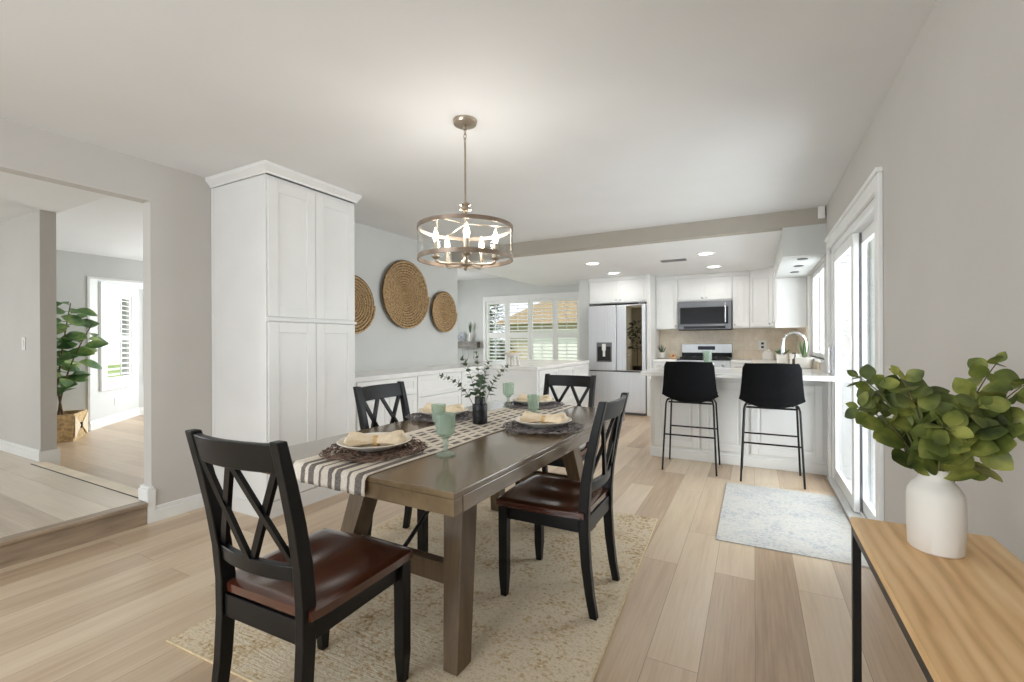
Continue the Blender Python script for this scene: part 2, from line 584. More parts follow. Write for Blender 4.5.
def S(name, mb, m, parent=None, smooth=None, bevel=None):
    o = P(name, mb, m, parent, smooth, bevel)
    if parent is None:
        o['kind'] = 'structure'
    return o

def SE(name):
    o = bpy.data.objects.new(name, None)
    o.empty_display_size = 0.1
    COL.objects.link(o)
    o['kind'] = 'structure'
    return o

def dup(root, loc, rz=0.0, label=None, group=None):
    def cp(o, par):
        c = o.copy()
        COL.objects.link(c)
        c.parent = par
        for ch in kids.get(o, []):
            cp(ch, c)
        return c
    kids = {}
    def walk(o):
        kids[o] = list(o.children)
        for ch in kids[o]:
            walk(ch)
    walk(root)
    r = cp(root, None)
    r.location = loc
    r.rotation_euler = (0, 0, rz)
    if label:
        r['label'] = label
    if group:
        r['group'] = group
    return r

def ax(mb, axis, p0, p1, a0, a1, z0, z1):
    if axis == 'x':
        mb.box(p0, p1, a0, a1, z0, z1)
    else:
        mb.box(a0, a1, p0, p1, z0, z1)
    return mb

def wallseg(mb, p, q, z0, z1, th, holes=()):
    """vertical wall from p to q (plan points), thickness th to the left of p->q, with rectangular holes (s0,s1,za,zb)"""
    p, q = Vector((p[0], p[1])), Vector((q[0], q[1]))
    d = (q - p)
    L = d.length
    d.normalize()
    nrm = Vector((-d.y, d.x)) * th
    def blk(s0, s1, a, b):
        if s1 - s0 < 1e-4 or b - a < 1e-4:
            return
        A, B = p + d * s0, p + d * s1
        lo = [(A.x, A.y, a), (B.x, B.y, a), (B.x + nrm.x, B.y + nrm.y, a), (A.x + nrm.x, A.y + nrm.y, a)]
        mb.hexa(lo, [(x, y, b) for x, y, _ in lo])
    s = 0.0
    for (s0, s1, za, zb) in sorted(holes):
        blk(s, s0, z0, z1)
        blk(s0, s1, z0, za)
        blk(s0, s1, zb, z1)
        s = s1
    blk(s, L, z0, z1)
    return mb

XL, XR = -3.60, 0.59           # faces of the dining room's long walls
YB = 8.28                      # kitchen and nook back wall
YN = -2.50                     # wall behind the camera
CH = 2.44

# ------------------------------------------------------------------ the setting
S('floor', MB().box(XL - 2.6, XR, YN, YB, -0.1, 0.0).box(XL - 6.0, XL - 2.6, 1.63, YB, -0.1, -0.002), 'floor')
S('floor_living', MB().box(-9.6, -3.70, 1.66, 6.5, -0.09, 0.004), 'floor_living')
fy = S('floor_foyer', MB().box(-8.2, XL + 0.012, -0.9, 1.539, 0.0, 0.125).box(-8.2, XL - 0.1, YN, -0.9, 0, 0.125).box(-8.2, XL - 0.1, 1.539, 1.64, 0, 0.125), 'floor_foyer')
P('foyer_planks', MB().box(-8.2, XL, -0.9, 1.539, 0.125, 0.143).box(-8.2, XL - 0.1, YN, -0.9, 0.125, 0.143).box(-8.2, XL - 0.1, 1.539, 1.63, 0.125, 0.143), 'floor_foyer', fy)
P('riser', MB().box(XL - 0.02, XL + 0.014, -0.9, 1.539, 0.0, 0.122), 'nosing', fy)
P('step_nosing', MB().box(XL - 0.06, XL + 0.03, -0.9, 1.539, 0.122, 0.147), 'nosing', fy, bevel=0.006)
P('edge_strip', MB().box(-5.66, XL - 0.1, 1.56, 1.65, 0.120, 0.147), 'pale_wood', fy, bevel=0.004)
P('edge_gap', MB().box(-5.66, XL - 0.1, 1.553, 1.561, 0.141, 0.1455), 'dark_gap', fy)

S('ceiling', MB().box(XL, XR, YN, 5.05, CH, CH + 0.2), 'ceiling')
S('ceiling_kitchen', MB().box(-3.73, XR, 5.17, YB, 2.285, 2.64), 'ceiling_kitchen')
S('ceiling_nook', MB().box(-6.1, -3.73, 5.17, YB, 2.54, 2.64), 'ceiling')
S('ceiling_foyer', MB().box(-8.2, XL - 0.1, YN, 1.75, 2.42, 3.3), 'ceiling')
S('ceiling_living', MB().hexa([(-8.17, 1.73, 2.42), (-3.7, 1.73, 3.15), (-3.7, 6.5, 3.15), (-8.17, 6.5, 2.42)],
                              [(-8.17, 1.73, 2.6), (-3.7, 1.73, 3.3), (-3.7, 6.5, 3.3), (-8.17, 6.5, 2.6)]), 'ceiling')
S('trim_1', MB().box(-3.73, XR, 5.05, 5.17, 2.285, CH + 0.2), 'beam')
# soffit over the sink, and the puck lights are things further down
S('trim_2', MB().box(0.245, XR, 5.052, 6.84, 2.01, 2.284), 'wall_grey')

wl = MB()
wallseg(wl, (XL, 2.36), (XL, YN), 0, 3.3, -0.1, [(2.36 - 1.57, 2.36 + 0.9, 0.0, 2.172)])
S('wall_left', wl, 'wall')
S('wall_left_far', wallseg(MB(), (XL, 5.18), (XL, 2.36), 0, 3.3, -0.1), 'wall_grey')  # pale grey puts the cooler light on this stretch into its colour
S('wall_left_corner', MB().box(-6.1, XL - 0.1, 5.08, 5.18, 0, 2.64), 'wall_grey')
wr = MB()
wallseg(wr, (XR, YN), (XR, YB), 0, 2.64, -0.15, [(3.05 - YN, 4.78 - YN, 0.0, 2.0), (5.2 - YN, 6.62 - YN, 1.02, 2.0)])
S('wall_right', wr, 'wall')
wb = MB()
wallseg(wb, (XR + 0.15, YB), (-6.1, YB), 0, 2.64, -0.15, [(XR + 0.15 + 2.99, XR + 0.15 + 5.02, 0.66, 2.07)])
S('wall_far', wb, 'wall_grey')
S('wall_nook', wallseg(MB(), (-6.1, 5.08), (-6.1, YB + 0.15), 0, 2.64, 0.1, [(0.52, 2.72, 0.7, 2.1)]), 'wall_grey')
S('wall_near', wallseg(MB(), (-8.2, YN), (XR + 0.15, YN), 0, 3.3, -0.1, [(5.1, 7.6, 0.35, 2.35)]), 'wall')
S('wall_foyer', MB().box(-8.2, -5.70, 1.63, 1.74, 0, 2.42), 'wall')
S('wall_foyer_far', wallseg(MB(), (-8.2, YN), (-8.2, 1.74), 0, 2.5, 0.1, [(0.4, 2.6, 0.4, 2.35)]), 'wall')
wlv = MB()
wlv.box(-8.2, -8.07, 1.74, 2.79, 0, 2.62)
wlv.box(-8.2, -8.07, 2.79, 6.5, 2.112, 2.62)
S('wall_living', wlv, 'wall_grey')
wba = MB()
A0, B0 = (-8.07, 2.79), (-9.05, 3.77)
wallseg(wba, B0, A0, 0, 2.112, -0.12, [(1.386 - 1.14, 1.386 - 0.30, 0.58, 2.02)])
S('wall_bay', wba, 'wall_grey')
wbc = MB()
wallseg(wbc, (-9.05, 6.5), (-9.05, 3.72), 0, 2.112, -0.12, [(1.7, 2.55, 0.62, 2.02)])
S('wall_bay_centre', wbc, 'wall_grey')
S('ceiling_bay', MB().box(-9.2, -8.2, 2.6, 6.5, 2.112, 2.2), 'ceiling')
S('wall_living_end', wallseg(MB(), (-9.2, 4.97), (-3.7, 4.97), 0, 3.3, 0.1, [(0.4, 2.9, 0.5, 2.1)]), 'wall_grey')

# baseboards
def baseboard(name, p, q, z=0.0, h=0.105, th=0.016):
    mb = MB()
    wallseg(mb, p, q, z, z + h * 0.72, th)
    wallseg(mb, p, q, z + h * 0.72, z + h, th * 0.62)
    return S(name, mb, 'trim', bevel=0.003)
baseboard('baseboard_left', (XL, 1.955), (XL, 1.57))
S('baseboard_jamb', MB().box(XL + 0.0005, XL + 0.016, 1.541, 1.588, 0.0, 0.225).box(XL - 0.113, XL, 1.541, 1.5695, 0.144, 0.225).box(XL - 0.110, XL + 0.010, 1.548, 1.58, 0.2255, 0.243), 'trim', bevel=0.003)
baseboard('baseboard_right', (XR, YN), (XR, 2.95))
baseboard('baseboard_foyer', (-5.70, 1.63), (-8.2, 1.63), 0.143)
S('baseboard_foyer_end', MB().box(-5.70, -5.684, 1.615, 1.756, 0.0, 0.235).box(-5.684, -5.68, 1.615, 1.756, 0.0, 0.15), 'trim', bevel=0.003)
baseboard('baseboard_living', (-8.07, 2.79), (-8.07, 1.74), 0.004)
baseboard('baseboard_bay', B0, A0, 0.004, 0.13)
baseboard('baseboard_bay_centre', (-9.05, 4.96), (-9.05, 3.72), 0.004, 0.13)
S('trim_3', MB().box(-8.07, -8.06, 2.775, 2.80, 0.13, 2.13).box(-8.07, -8.06, 2.80, 4.96, 2.10, 2.13), 'trim')

# ------------------------------------------------------------------ windows with plantation shutters
def louvers(mb, s0, s1, z0, z1, pitch, fn, depth=0.06, tilt=0.25):
    n = max(1, int(round((z1 - z0) / pitch)))
    for i in range(n):
        zc = z0 + (i + 0.5) * (z1 - z0) / n
        dy, dz = depth / 2 * math.cos(tilt), depth / 2 * math.sin(tilt)
        t = 0.0045
        lo = [fn(s0, -dy, zc - dz - t), fn(s1, -dy, zc - dz - t), fn(s1, dy, zc + dz - t), fn(s0, dy, zc + dz - t)]
        hi = [fn(s0, -dy, zc - dz + t), fn(s1, -dy, zc - dz + t), fn(s1, dy, zc + dz + t), fn(s0, dy, zc + dz + t)]
        mb.hexa(lo, hi)

def fbox(mb, fn, s0, s1, d0, d1, z0, z1):
    lo = [fn(s0, d0, z0), fn(s1, d0, z0), fn(s1, d1, z0), fn(s0, d1, z0)]
    mb.hexa(lo, [fn(s0, d0, z1), fn(s1, d0, z1), fn(s1, d1, z1), fn(s0, d1, z1)])

def shutter_window(name, fn, outer, panels, zb, zt, rails, zo, frame=0.05, proud=0.035):
    """fn(s, d, z) -> world point, d>0 goes out through the wall; outer=(s0,s1) of the casing; panels: list of (s0,s1) openings"""
    w = SE(name)
    mb = MB()
    s0, s1 = outer
    ez0, ez1 = zo
    f0, f1 = panels[0][0] - frame, panels[-1][1] + frame
    fbox(mb, fn, s0, f0, -proud, 0.05, ez0, ez1)
    fbox(mb, fn, f1, s1, -proud, 0.05, ez0, ez1)
    fbox(mb, fn, f0, f1, -proud, 0.05, zt + frame + 0.001, ez1)
    fbox(mb, fn, f0, f1, -proud, 0.05, ez0, zb - frame - 0.001)
    P('window_casing', mb, 'trim', w, bevel=0.004)
    for (a, b) in panels:
        pn = MB()
        st = frame
        fbox(pn, fn, a - st + 0.003, a, -0.018, 0.018, zb - frame, zt + frame)
        fbox(pn, fn, b, b + st - 0.003, -0.018, 0.018, zb - frame, zt + frame)
        fbox(pn, fn, a, b, -0.018, 0.018, zt, zt + frame)
        fbox(pn, fn, a, b, -0.018, 0.018, zb - frame, zb)
        for (r0, r1) in rails:
            fbox(pn, fn, a, b, -0.018, 0.018, r0, r1)
        p = P('shutter_panel', pn, 'shutter', w, bevel=0.003)
        lv = MB()
        zz = [zb] + [v for r in rails for v in r] + [zt]
        for i in range(0, len(zz), 2):
            louvers(lv, a, b, zz[i], zz[i + 1], 0.075, fn)
        P('louvers', lv, 'shutter', p)
        rd = MB()
        mid = (a + b) / 2
        for i in range(0, len(zz), 2):
            fbox(rd, fn, mid - 0.006, mid + 0.006, -0.046, -0.034, zz[i] + 0.03, zz[i + 1] - 0.03)
        P('tilt_rod', rd, 'shutter', p)
    gl = MB()
    fbox(gl, fn, f0, f1, 0.085, 0.089, zb - frame, zt + frame)
    P('window_pane', gl, 'glass', w)
    return w

fn1 = lambda s, d, z: (s, YB + d, z)
shutter_window('window_1', fn1, (-5.08, -2.93), [(-4.965, -4.565), (-4.455, -4.035), (-3.925, -3.495), (-3.385, -2.985)], 0.78, 1.985, [(1.275, 1.392)], (0.60, 2.15), frame=0.0549)
dA = (Vector(B0) - Vector(A0)).normalized()
nA = Vector((-dA.y, dA.x))
if nA.x > 0:
    nA = -nA
fnA = lambda s, d, z: (A0[0] + dA.x * s + nA.x * d, A0[1] + dA.y * s + nA.y * d, z)
shutter_window('window_2', fnA, (0.235, 1.19), [(0.42, 1.05)], 0.70, 1.90, [(1.255, 1.325)], (0.52, 2.085), frame=0.06)
fnC = lambda s, d, z: (-9.05 - d, s, z)
shutter_window('window_3', fnC, (3.86, 4.92), [(4.03, 4.72)], 0.72, 1.90, [(1.255, 1.325)], (0.56, 2.06), frame=0.06)

# window over the sink in the right wall
w4 = SE('window_4')
mb = MB()
for (a, b, c, d) in ((5.2, 5.25, 1.02, 2.0), (6.57, 6.62, 1.02, 2.0), (5.88, 5.93, 1.02, 2.0), (5.25, 6.57, 1.95, 2.0), (5.25, 6.57, 1.02, 1.07)):
    mb.box(XR + 0.04, XR + 0.1, a, b, c, d)
mb.box(XR - 0.0, XR + 0.04, 5.2, 5.215, 1.02, 2.0)
P('window_frame', mb, 'trim', w4, bevel=0.004)
P('window_pane', MB().box(XR + 0.07, XR + 0.074, 5.25, 6.57, 1.07, 1.95), 'glass', w4)
P('window_sill', MB().box(XR - 0.03, XR + 0.1, 5.18, 6.64, 0.99, 1.02), 'quartz', w4)

# sliding glass door in the right wall
d1 = SE('door_1')
mb = MB()
mb.box(XR - 0.022, XR, 2.965, 3.05, 0, 2.08)
mb.box(XR - 0.022, XR, 4.78, 4.87, 0, 2.08)
mb.box(XR - 0.022, XR, 3.05, 4.78, 2.0, 2.08)
mb.box(XR - 0.034, XR, 2.955, 4.88, 2.08, 2.105)
P('door_casing', mb, 'trim', d1, bevel=0.005)
mb = MB()
mb.box(XR, XR + 0.14, 3.05, 3.085, 0, 2.0)
mb.box(XR, XR + 0.14, 4.74, 4.78, 0, 2.0)
mb.box(XR, XR + 0.14, 3.05, 4.78, 1.95, 2.0)
mb.box(XR - 0.03, XR + 0.14, 3.05, 4.78, 0.0, 0.025)
mb.box(XR + 0.048, XR + 0.054, 3.085, 4.74, 0.025, 0.045)
P('door_track_frame', mb, 'trim', d1, bevel=0.003)
def sash(x, y0, y1, st):
    mb = MB()
    mb.box(x, x + 0.035, y0, y0 + st, 0.03, 1.945)
    mb.box(x, x + 0.035, y1 - st, y1, 0.03, 1.945)
    mb.box(x, x + 0.035, y0 + st, y1 - st, 1.87, 1.945)
    mb.box(x, x + 0.035, y0 + st, y1 - st, 0.03, 0.125)
    s = P('door_sash', mb, 'trim', d1, bevel=0.004)
    P('door_pane', MB().box(x + 0.015, x + 0.02, y0 + st, y1 - st, 0.125, 1.87), 'glass', s)
    return s
s1 = sash(XR + 0.062, 3.086, 3.93, 0.03)
s2 = sash(XR + 0.012, 3.86, 4.735, 0.065)
P('door_handle', MB().box(XR - 0.012, XR + 0.012, 4.68, 4.705, 0.92, 1.16).box(XR - 0.03, XR - 0.012, 4.685, 4.7, 0.93, 0.96).box(XR - 0.03, XR - 0.012, 4.685, 4.7, 1.12, 1.15).box(XR - 0.034, XR - 0.026, 4.683, 4.702, 0.93, 1.15), 'chrome', s2, bevel=0.002)
P('astragal', MB().box(XR + 0.048, XR + 0.061, 3.858, 3.872, 0.03, 1.945), 'steel_dark', s2)

# unseen windows made up as openings for the fill lamps outside them
def plain_window(name, axis, p, a0, a1, z0, z1, nmul=3):
    w = SE(name)
    mb = MB()
    f = 0.05
    ax(mb, axis, p, p + 0.06, a0, a0 + f, z0, z1)
    ax(mb, axis, p, p + 0.06, a1 - f, a1, z0, z1)
    ax(mb, axis, p, p + 0.06, a0 + f, a1 - f, z0, z0 + f)
    ax(mb, axis, p, p + 0.06, a0 + f, a1 - f, z1 - f, z1)
    for i in range(1, nmul):
        c = a0 + (a1 - a0) * i / nmul
        ax(mb, axis, p, p + 0.06, c - f / 2, c + f / 2, z0 + f, z1 - f)
    P('window_frame', mb, 'trim', w)
    P('window_pane', ax(MB(), axis, p + 0.028, p + 0.032, a0 + f, a1 - f, z0 + f, z1 - f), 'glass', w)
plain_window('added_window_5', 'y', YN - 0.08, -3.1, -0.6, 0.35, 2.35)
plain_window('added_window_6', 'x', -8.28, -2.1, 0.1, 0.4, 2.35, 2)
plain_window('added_window_7', 'x', -6.18, 5.6, 7.8, 0.7, 2.1, 2)
plain_window('added_window_8', 'y', 4.99, -8.8, -6.3, 0.5, 2.1)

# ------------------------------------------------------------------ rugs
rg = T('area_rug', 'large beige and gold distressed area rug under the dining table', 'rug', (-1.345, 2.075, 0))
RW2, RL2 = 0.805, 1.065
P('pile', MB().grid(lambda u, v: (-RW2 + 2 * RW2 * u, -RL2 + 2 * RL2 * v, 0.0092), 8, 10), 'rug', rg)
P('binding', MB().box(-RW2 - 0.008, RW2 + 0.008, -RL2 - 0.008, RL2 + 0.008, 0.0005, 0.009), 'rug_edge', rg, bevel=0.003)
rg.rotation_euler = (0, 0, math.radians(2.5))
rr = T('runner_rug', 'pale grey faded runner rug on the floor in front of the glass door', 'rug', (0.172, 3.65, 0))
P('pile', MB().grid(lambda u, v: (-0.378 + 0.756 * u, -0.625 + 1.25 * v, 0.0062), 6, 10), 'mat_rug', rr)
P('binding', MB().box(-0.382, 0.382, -0.629, 0.629, 0.0005, 0.006), 'mat_rug', rr, bevel=0.002)

# ------------------------------------------------------------------ dining table
ZR = 0.0095
TX, TY, TZ = -1.303, 2.115, 0.75
TW, TL = 1.03, 1.915
tb = T('dining_table', 'brown wooden trestle dining table with splayed legs on the beige rug', 'table', (TX, TY, 0), math.radians(-1.4))
hw, hl = TW / 2, TL / 2
P('tabletop', MB().box(-hw, hw, -hl, hl, TZ - 0.022, TZ), 'table_wood', tb, bevel=0.004)
P('apron', MB().box(-hw + 0.003, hw - 0.003, -hl + 0.003, -hl + 0.05, TZ - 0.076, TZ - 0.0225).box(-hw + 0.003, hw - 0.003, hl - 0.05, hl - 0.003, TZ - 0.076, TZ - 0.0225)
  .box(-hw + 0.003, -hw + 0.05, -hl + 0.05, hl - 0.05, TZ - 0.076, TZ - 0.0225).box(hw - 0.05, hw - 0.003, -hl + 0.05, hl - 0.05, TZ - 0.076, TZ - 0.0225)
  .box(-0.30, 0.30, -0.60, -0.48, TZ - 0.066, TZ - 0.0225).box(-0.30, 0.30, 0.48, 0.60, TZ - 0.066, TZ - 0.0225).box(-0.06, 0.06, -0.48, 0.48, TZ - 0.066, TZ - 0.0225), 'table_wood', tb, bevel=0.003)
LEG = {}
for sx in (-1, 1):
    for sy in (-1, 1):
        bx, by = sx * 0.345, sy * 0.715
        tx, ty = sx * 0.245, sy * 0.545
        wb_, db = 0.032, 0.045
        wt, dt = 0.05, 0.055
        z1 = TZ - 0.066
        lo = [(bx - wb_, by - db, ZR), (bx + wb_, by - db, ZR), (bx + wb_, by + db, ZR), (bx - wb_, by + db, ZR)]
        hi = [(tx - wt, ty - dt, z1), (tx + wt, ty - dt, z1), (tx + wt, ty + dt, z1), (tx - wt, ty + dt, z1)]
        P('leg', MB().hexa(lo, hi), 'table_leg', tb, bevel=0.004)
for sy in (-1, 1):
    yy = sy * 0.64
    P('stretcher', MB().box(-0.265, 0.265, yy - 0.022, yy + 0.022, 0.262, 0.345), 'table_leg', tb, bevel=0.004)
    br = MB()
    p0, p1 = Vector((0, yy - sy * 0.02, 0.34)), Vector((0, sy * 0.10, TZ - 0.068))
    d = (p1 - p0)
    br.tube([p0, p0 + d * 0.45], 0.0095, 8)
    br.tube([p0 + d * 0.62, p1], 0.0095, 8)
    for s in (-1, 1):
        off = Vector((s * 0.017, 0, 0))
        br.tube([p0 + d * 0.42, p0 + d * 0.45 + off, p0 + d * 0.62 + off, p0 + d * 0.65], 0.006, 6)
    br.ball(p0 + d * 0.435, 0.012)
    br.ball(p0 + d * 0.635, 0.012)
    P('turnbuckle_brace', br, 'black_metal', tb, smooth=40, label='black metal turnbuckle rod')

# ------------------------------------------------------------------ dining chairs (front = +y)
def make_chair(label):
    t = T('dining_chair', label, 'chair', (0, 0, 0), 0, 'black dining chairs around the table')
    # saddle seat
    W2, D2 = 0.228, 0.215
    def seat(u, v, top=True):
        a, b = 2 * u - 1, 2 * v - 1
        k = 1 - 0.03 * abs(b) ** 6
        x = a * W2 * k * (1 - 0.05 * (1 - v))
        y = b * D2 + 0.012 * (1 - a * a) * (1 if b > 0.9 else 0)
        dish = -0.012 * math.exp(-((a - 0.42) / 0.33) ** 2 - ((b + 0.15) / 0.6) ** 2) - 0.012 * math.exp(-((a + 0.42) / 0.33) ** 2 - ((b + 0.15) / 0.6) ** 2)
        ed = max(abs(a), abs(b))
        rnd = -0.006 if ed > 0.985 else 0
        return (x, y, (0.462 + dish + rnd) if top else 0.430)
    mb = MB()
    NU = 24
    mb.grid(lambda u, v: seat(u, v), NU, NU)
    nb = len(mb.v)
    mb.grid(lambda u, v: seat(u, 1 - v, False), NU, NU)
    # rim
    def idx(i, j): return j * (NU + 1) + i
    def idb(i, j): return nb + (NU - j) * (NU + 1) + i
    for i in range(NU):
        mb.f.append((idx(i + 1, 0), idx(i, 0), idb(i, 0), idb(i + 1, 0)))
        mb.f.append((idx(i, NU), idx(i + 1, NU), idb(i + 1, NU), idb(i, NU)))
        mb.f.append((idx(0, i), idx(0, i + 1), idb(0, i + 1), idb(0, i)))
        mb.f.append((idx(NU, i + 1), idx(NU, i), idb(NU, i), idb(NU, i + 1)))
    P('seat', mb, 'seat_wood', t, smooth=40, label='glossy red-brown wooden seat')
    # front legs
    for s in (-1, 1):
        x, y = s * 0.198, 0.183
        mb = MB()
        sq = lambda h: [(-h, -h), (h, -h), (h, h), (-h, h)]
        ring = [(0.0, 0.015), (0.10, 0.021), (0.43, 0.022)]
        vs, fs = [], []
        for z, h in ring:
            vs += [(x + a, y + b, z) for a, b in sq(h)]
        fs.append((3, 2, 1, 0)); fs.append((8, 9, 10, 11))
        for k in range(2):
            for i in range(4):
                j = (i + 1) % 4
                fs.append((k * 4 + i, k * 4 + j, k * 4 + 4 + j, k * 4 + 4 + i))
        mb.add(vs, fs)
        P('leg', mb, 'black_paint', t, bevel=0.003)
    # rear legs running up into the back posts
    prof = [(0.0, -0.250, 0.017), (0.10, -0.232, 0.019), (0.22, -0.217, 0.021), (0.36, -0.208, 0.023), (0.47, -0.208, 0.024), (0.58, -0.218, 0.023), (0.70, -0.239, 0.021), (0.82, -0.266, 0.019), (0.945, -0.298, 0.016)]
    def back_y(z):
        for (z0, y0, _), (z1, y1, _) in zip(prof, prof[1:]):
            if z <= z1:
                return y0 + (y1 - y0) * (z - z0) / (z1 - z0)
        return prof[-1][1]
    for s in (-1, 1):
        mb = MB()
        vs, fs = [], []
        for z, y, h in prof:
            x = s * (0.180 + 0.008 * max(0, (z - 0.45) / 0.5))
            w = 0.017
            vs += [(x - w, y - h, z), (x + w, y - h, z), (x + w, y + h, z), (x - w, y + h, z)]
        n = len(prof)
        fs.append((3, 2, 1, 0)); fs.append(tuple((n - 1) * 4 + i for i in range(4)))
        for k in range(n - 1):
            for i in range(4):
                j = (i + 1) % 4
                fs.append((k * 4 + i, k * 4 + j, k * 4 + 4 + j, k * 4 + 4 + i))
        mb.add(vs, fs)
        P('back_leg', mb, 'black_paint', t, bevel=0.004)
    bow = lambda x: -0.026 * (1 - (x / 0.18) ** 2)
    def rail(z0, z1, th, xw, name):
        N = 12
        vs, fs = [], []
        for i in range(N + 1):
            x = -xw + 2 * xw * i / N
            for (z, o) in ((z0, -th / 2), (z0, th / 2), (z1, th / 2), (z1, -th / 2)):
                vs.append((x, back_y(z) + bow(x) + o, z))
        for i in range(N):
            for k in range(4):
                l = (k + 1) % 4
                fs.append((i * 4 + k, i * 4 + l, i * 4 + 4 + l, i * 4 + 4 + k))
        fs.append((3, 2, 1, 0)); fs.append(tuple(N * 4 + k for k in range(4)))
        return P(name, MB().add(vs, fs), 'black_paint', t, smooth=35, bevel=0.003)
    rail(0.855, 0.937, 0.021, 0.176, 'top_rail')
    rail(0.535, 0.582, 0.020, 0.170, 'lower_rail')
    for (x0, x1) in ((-0.165, -0.004), (-0.004, -0.165), (0.165, 0.004), (0.004, 0.165)):
        # x0 at the bottom, x1 at the top
        N = 8
        vs, fs = [], []
        o_ = 0.003 if x0 < x1 else -0.003
        for i in range(N + 1):
            f = i / N
            x, z = x0 + (x1 - x0) * f, 0.575 + (0.875 - 0.575) * f
            for (a, b) in ((-0.012, -0.007), (0.012, -0.007), (0.012, 0.007), (-0.012, 0.007)):
                vs.append((x + a, back_y(z) + bow(x) + b + o_, z))
        for i in range(N):
            for k in range(4):
                l = (k + 1) % 4
                fs.append((i * 4 + k, i * 4 + l, i * 4 + 4 + l, i * 4 + 4 + k))
        fs.append((3, 2, 1, 0)); fs.append(tuple(N * 4 + k for k in range(4)))
        P('cross_slat', MB().add(vs, fs), 'black_paint', t, smooth=35)
    P('apron', MB().box(-0.18, 0.18, 0.172, 0.192, 0.365, 0.43).box(-0.2, -0.182, -0.19, 0.165, 0.365, 0.43).box(0.182, 0.2, -0.19, 0.165, 0.365, 0.43)
      .box(-0.165, 0.165, -0.222, -0.2, 0.355, 0.425), 'black_paint', t, bevel=0.003)
    return t
chA = make_chair('black chair with red-brown seat at the near end, its back to the camera')
chA.location = (-1.30, 1.055, ZR)
chA.rotation_euler = (0, 0, math.radians(2))
dup(chA, (-0.868, 2.09, ZR), PI / 2, 'black chair on the glass-door side of the table, seen from the side')
dup(chA, (-1.74, 2.10, ZR), -PI / 2 + math.radians(1), 'black chair on the cabinet side of the table, back toward the white pantry')
dup(chA, (-1.255, 3.015, ZR), PI, 'dark chair at the far end of the table, in front of the fridge')

# ------------------------------------------------------------------ table setting
RX0 = -1.405
def on_table(lx, ly):      # local table coordinates -> world
    a = math.radians(-1.4)
    return (TX + lx * math.cos(a) - ly * math.sin(a), TY + lx * math.sin(a) + ly * math.cos(a))
rn = MB()
RWID = 0.195
path = []
L0 = -hl
NY = 60
for i in range(NY + 1):
    y = L0 + 2 * hl * i / NY
    path.append((y, TZ + 0.0018))
drop = [(-hl - 0.006, TZ - 0.002), (-hl - 0.009, TZ - 0.012), (-hl - 0.010, TZ - 0.030), (-hl - 0.012, TZ - 0.05), (-hl - 0.011, TZ - 0.066)]
path = list(reversed(drop)) + path + [(hl + 0.006, TZ - 0.002), (hl + 0.009, TZ - 0.012), (hl + 0.010, TZ - 0.08)]
vs, fs = [], []
NX = 14
for (y, z) in path:
    for i in range(NX + 1):
        x = -RWID + 2 * RWID * i / NX
        wob = 0.004 * math.sin(y * 9) * (1 if i in (0, NX) else 0)
        fl = 0.0
        if z < TZ - 0.01 and y < 0:
            fl = 0.006 * math.sin(x * 36)
        vs.append((x + wob, y - abs(fl), z))
for j in range(len(path) - 1):
    for i in range(NX):
        a = j * (NX + 1) + i
        fs.append((a, a + 1, a + NX + 2, a + NX + 1))
rno = P('table_runner', MB().add(vs, fs), 'runner', None, smooth=60)
rno.location = (*on_table(-0.045, 0), 0)
rno.rotation_euler = (0, 0, math.radians(-1.4))
sol = rno.modifiers.new('thickness', 'SOLIDIFY')
sol.thickness = 0.0025
sol.offset = 1
tag(rno, 'black and cream striped woven runner lying along the dining table', 'table runner')

def placemat_mesh(seed):
    rnd = random.Random(seed)
    mb = MB()
    for k in range(17):
        R0 = 0.06 + 0.145 * (k / 16) + rnd.uniform(-0.006, 0.006)
        ph, ph2 = rnd.uniform(0, 6.28), rnd.uniform(0, 6.28)
        n1, n2 = rnd.randint(5, 11), rnd.randint(12, 22)
        amp = rnd.uniform(0.006, 0.014)
        pts = []
        N = 72
        zz = 0.006 + rnd.uniform(0, 0.004)
        for i in range(N):
            a = 2 * PI * i / N
            r = R0 + amp * math.sin(n1 * a + ph) + 0.004 * math.sin(n2 * a + ph2)
            pts.append((r * math.cos(a), r * math.sin(a), zz + 0.0035 * math.sin(n2 * a + ph)))
        mb.tube(pts, 0.0028, 5, True)
    for k in range(34):     # loose twig ends around the rim
        a = rnd.uniform(0, 2 * PI)
        p = Vector((0.195 * math.cos(a), 0.195 * math.sin(a), 0.007))
        b = a + rnd.choice((-1, 1)) * rnd.uniform(0.5, 1.2)
        q = p + Vector((math.cos(b), math.sin(b), 0)) * rnd.uniform(0.018, 0.032) + Vector((0, 0, rnd.uniform(0, 0.006)))
        mb.tube([p, q], 0.0022, 5)
    mb.lathe([(0.0001, 0.0022), (0.12, 0.0022), (0.12, 0.0035), (0.0001, 0.0035)], 32)
    return mb
def make_placemat(label, m):
    t = P('placemat', placemat_mesh(3), m, None, smooth=50)
    return tag(t, label, 'placemat', 'twig placemats on the dining table')
def make_plate(label):
    K = 1.12
    t = P('plate', MB().lathe([(x * K, z) for x, z in [(0.0001, 0.004), (0.06, 0.004), (0.066, 0.0), (0.07, 0.001), (0.072, 0.004), (0.112, 0.018), (0.134, 0.030), (0.1365, 0.033), (0.134, 0.035), (0.110, 0.0235), (0.07, 0.0115), (0.0001, 0.0095)]], 40), 'ceramic_gloss', None, smooth=45)
    return tag(t, label, 'plate', 'cream plates on the placemats')
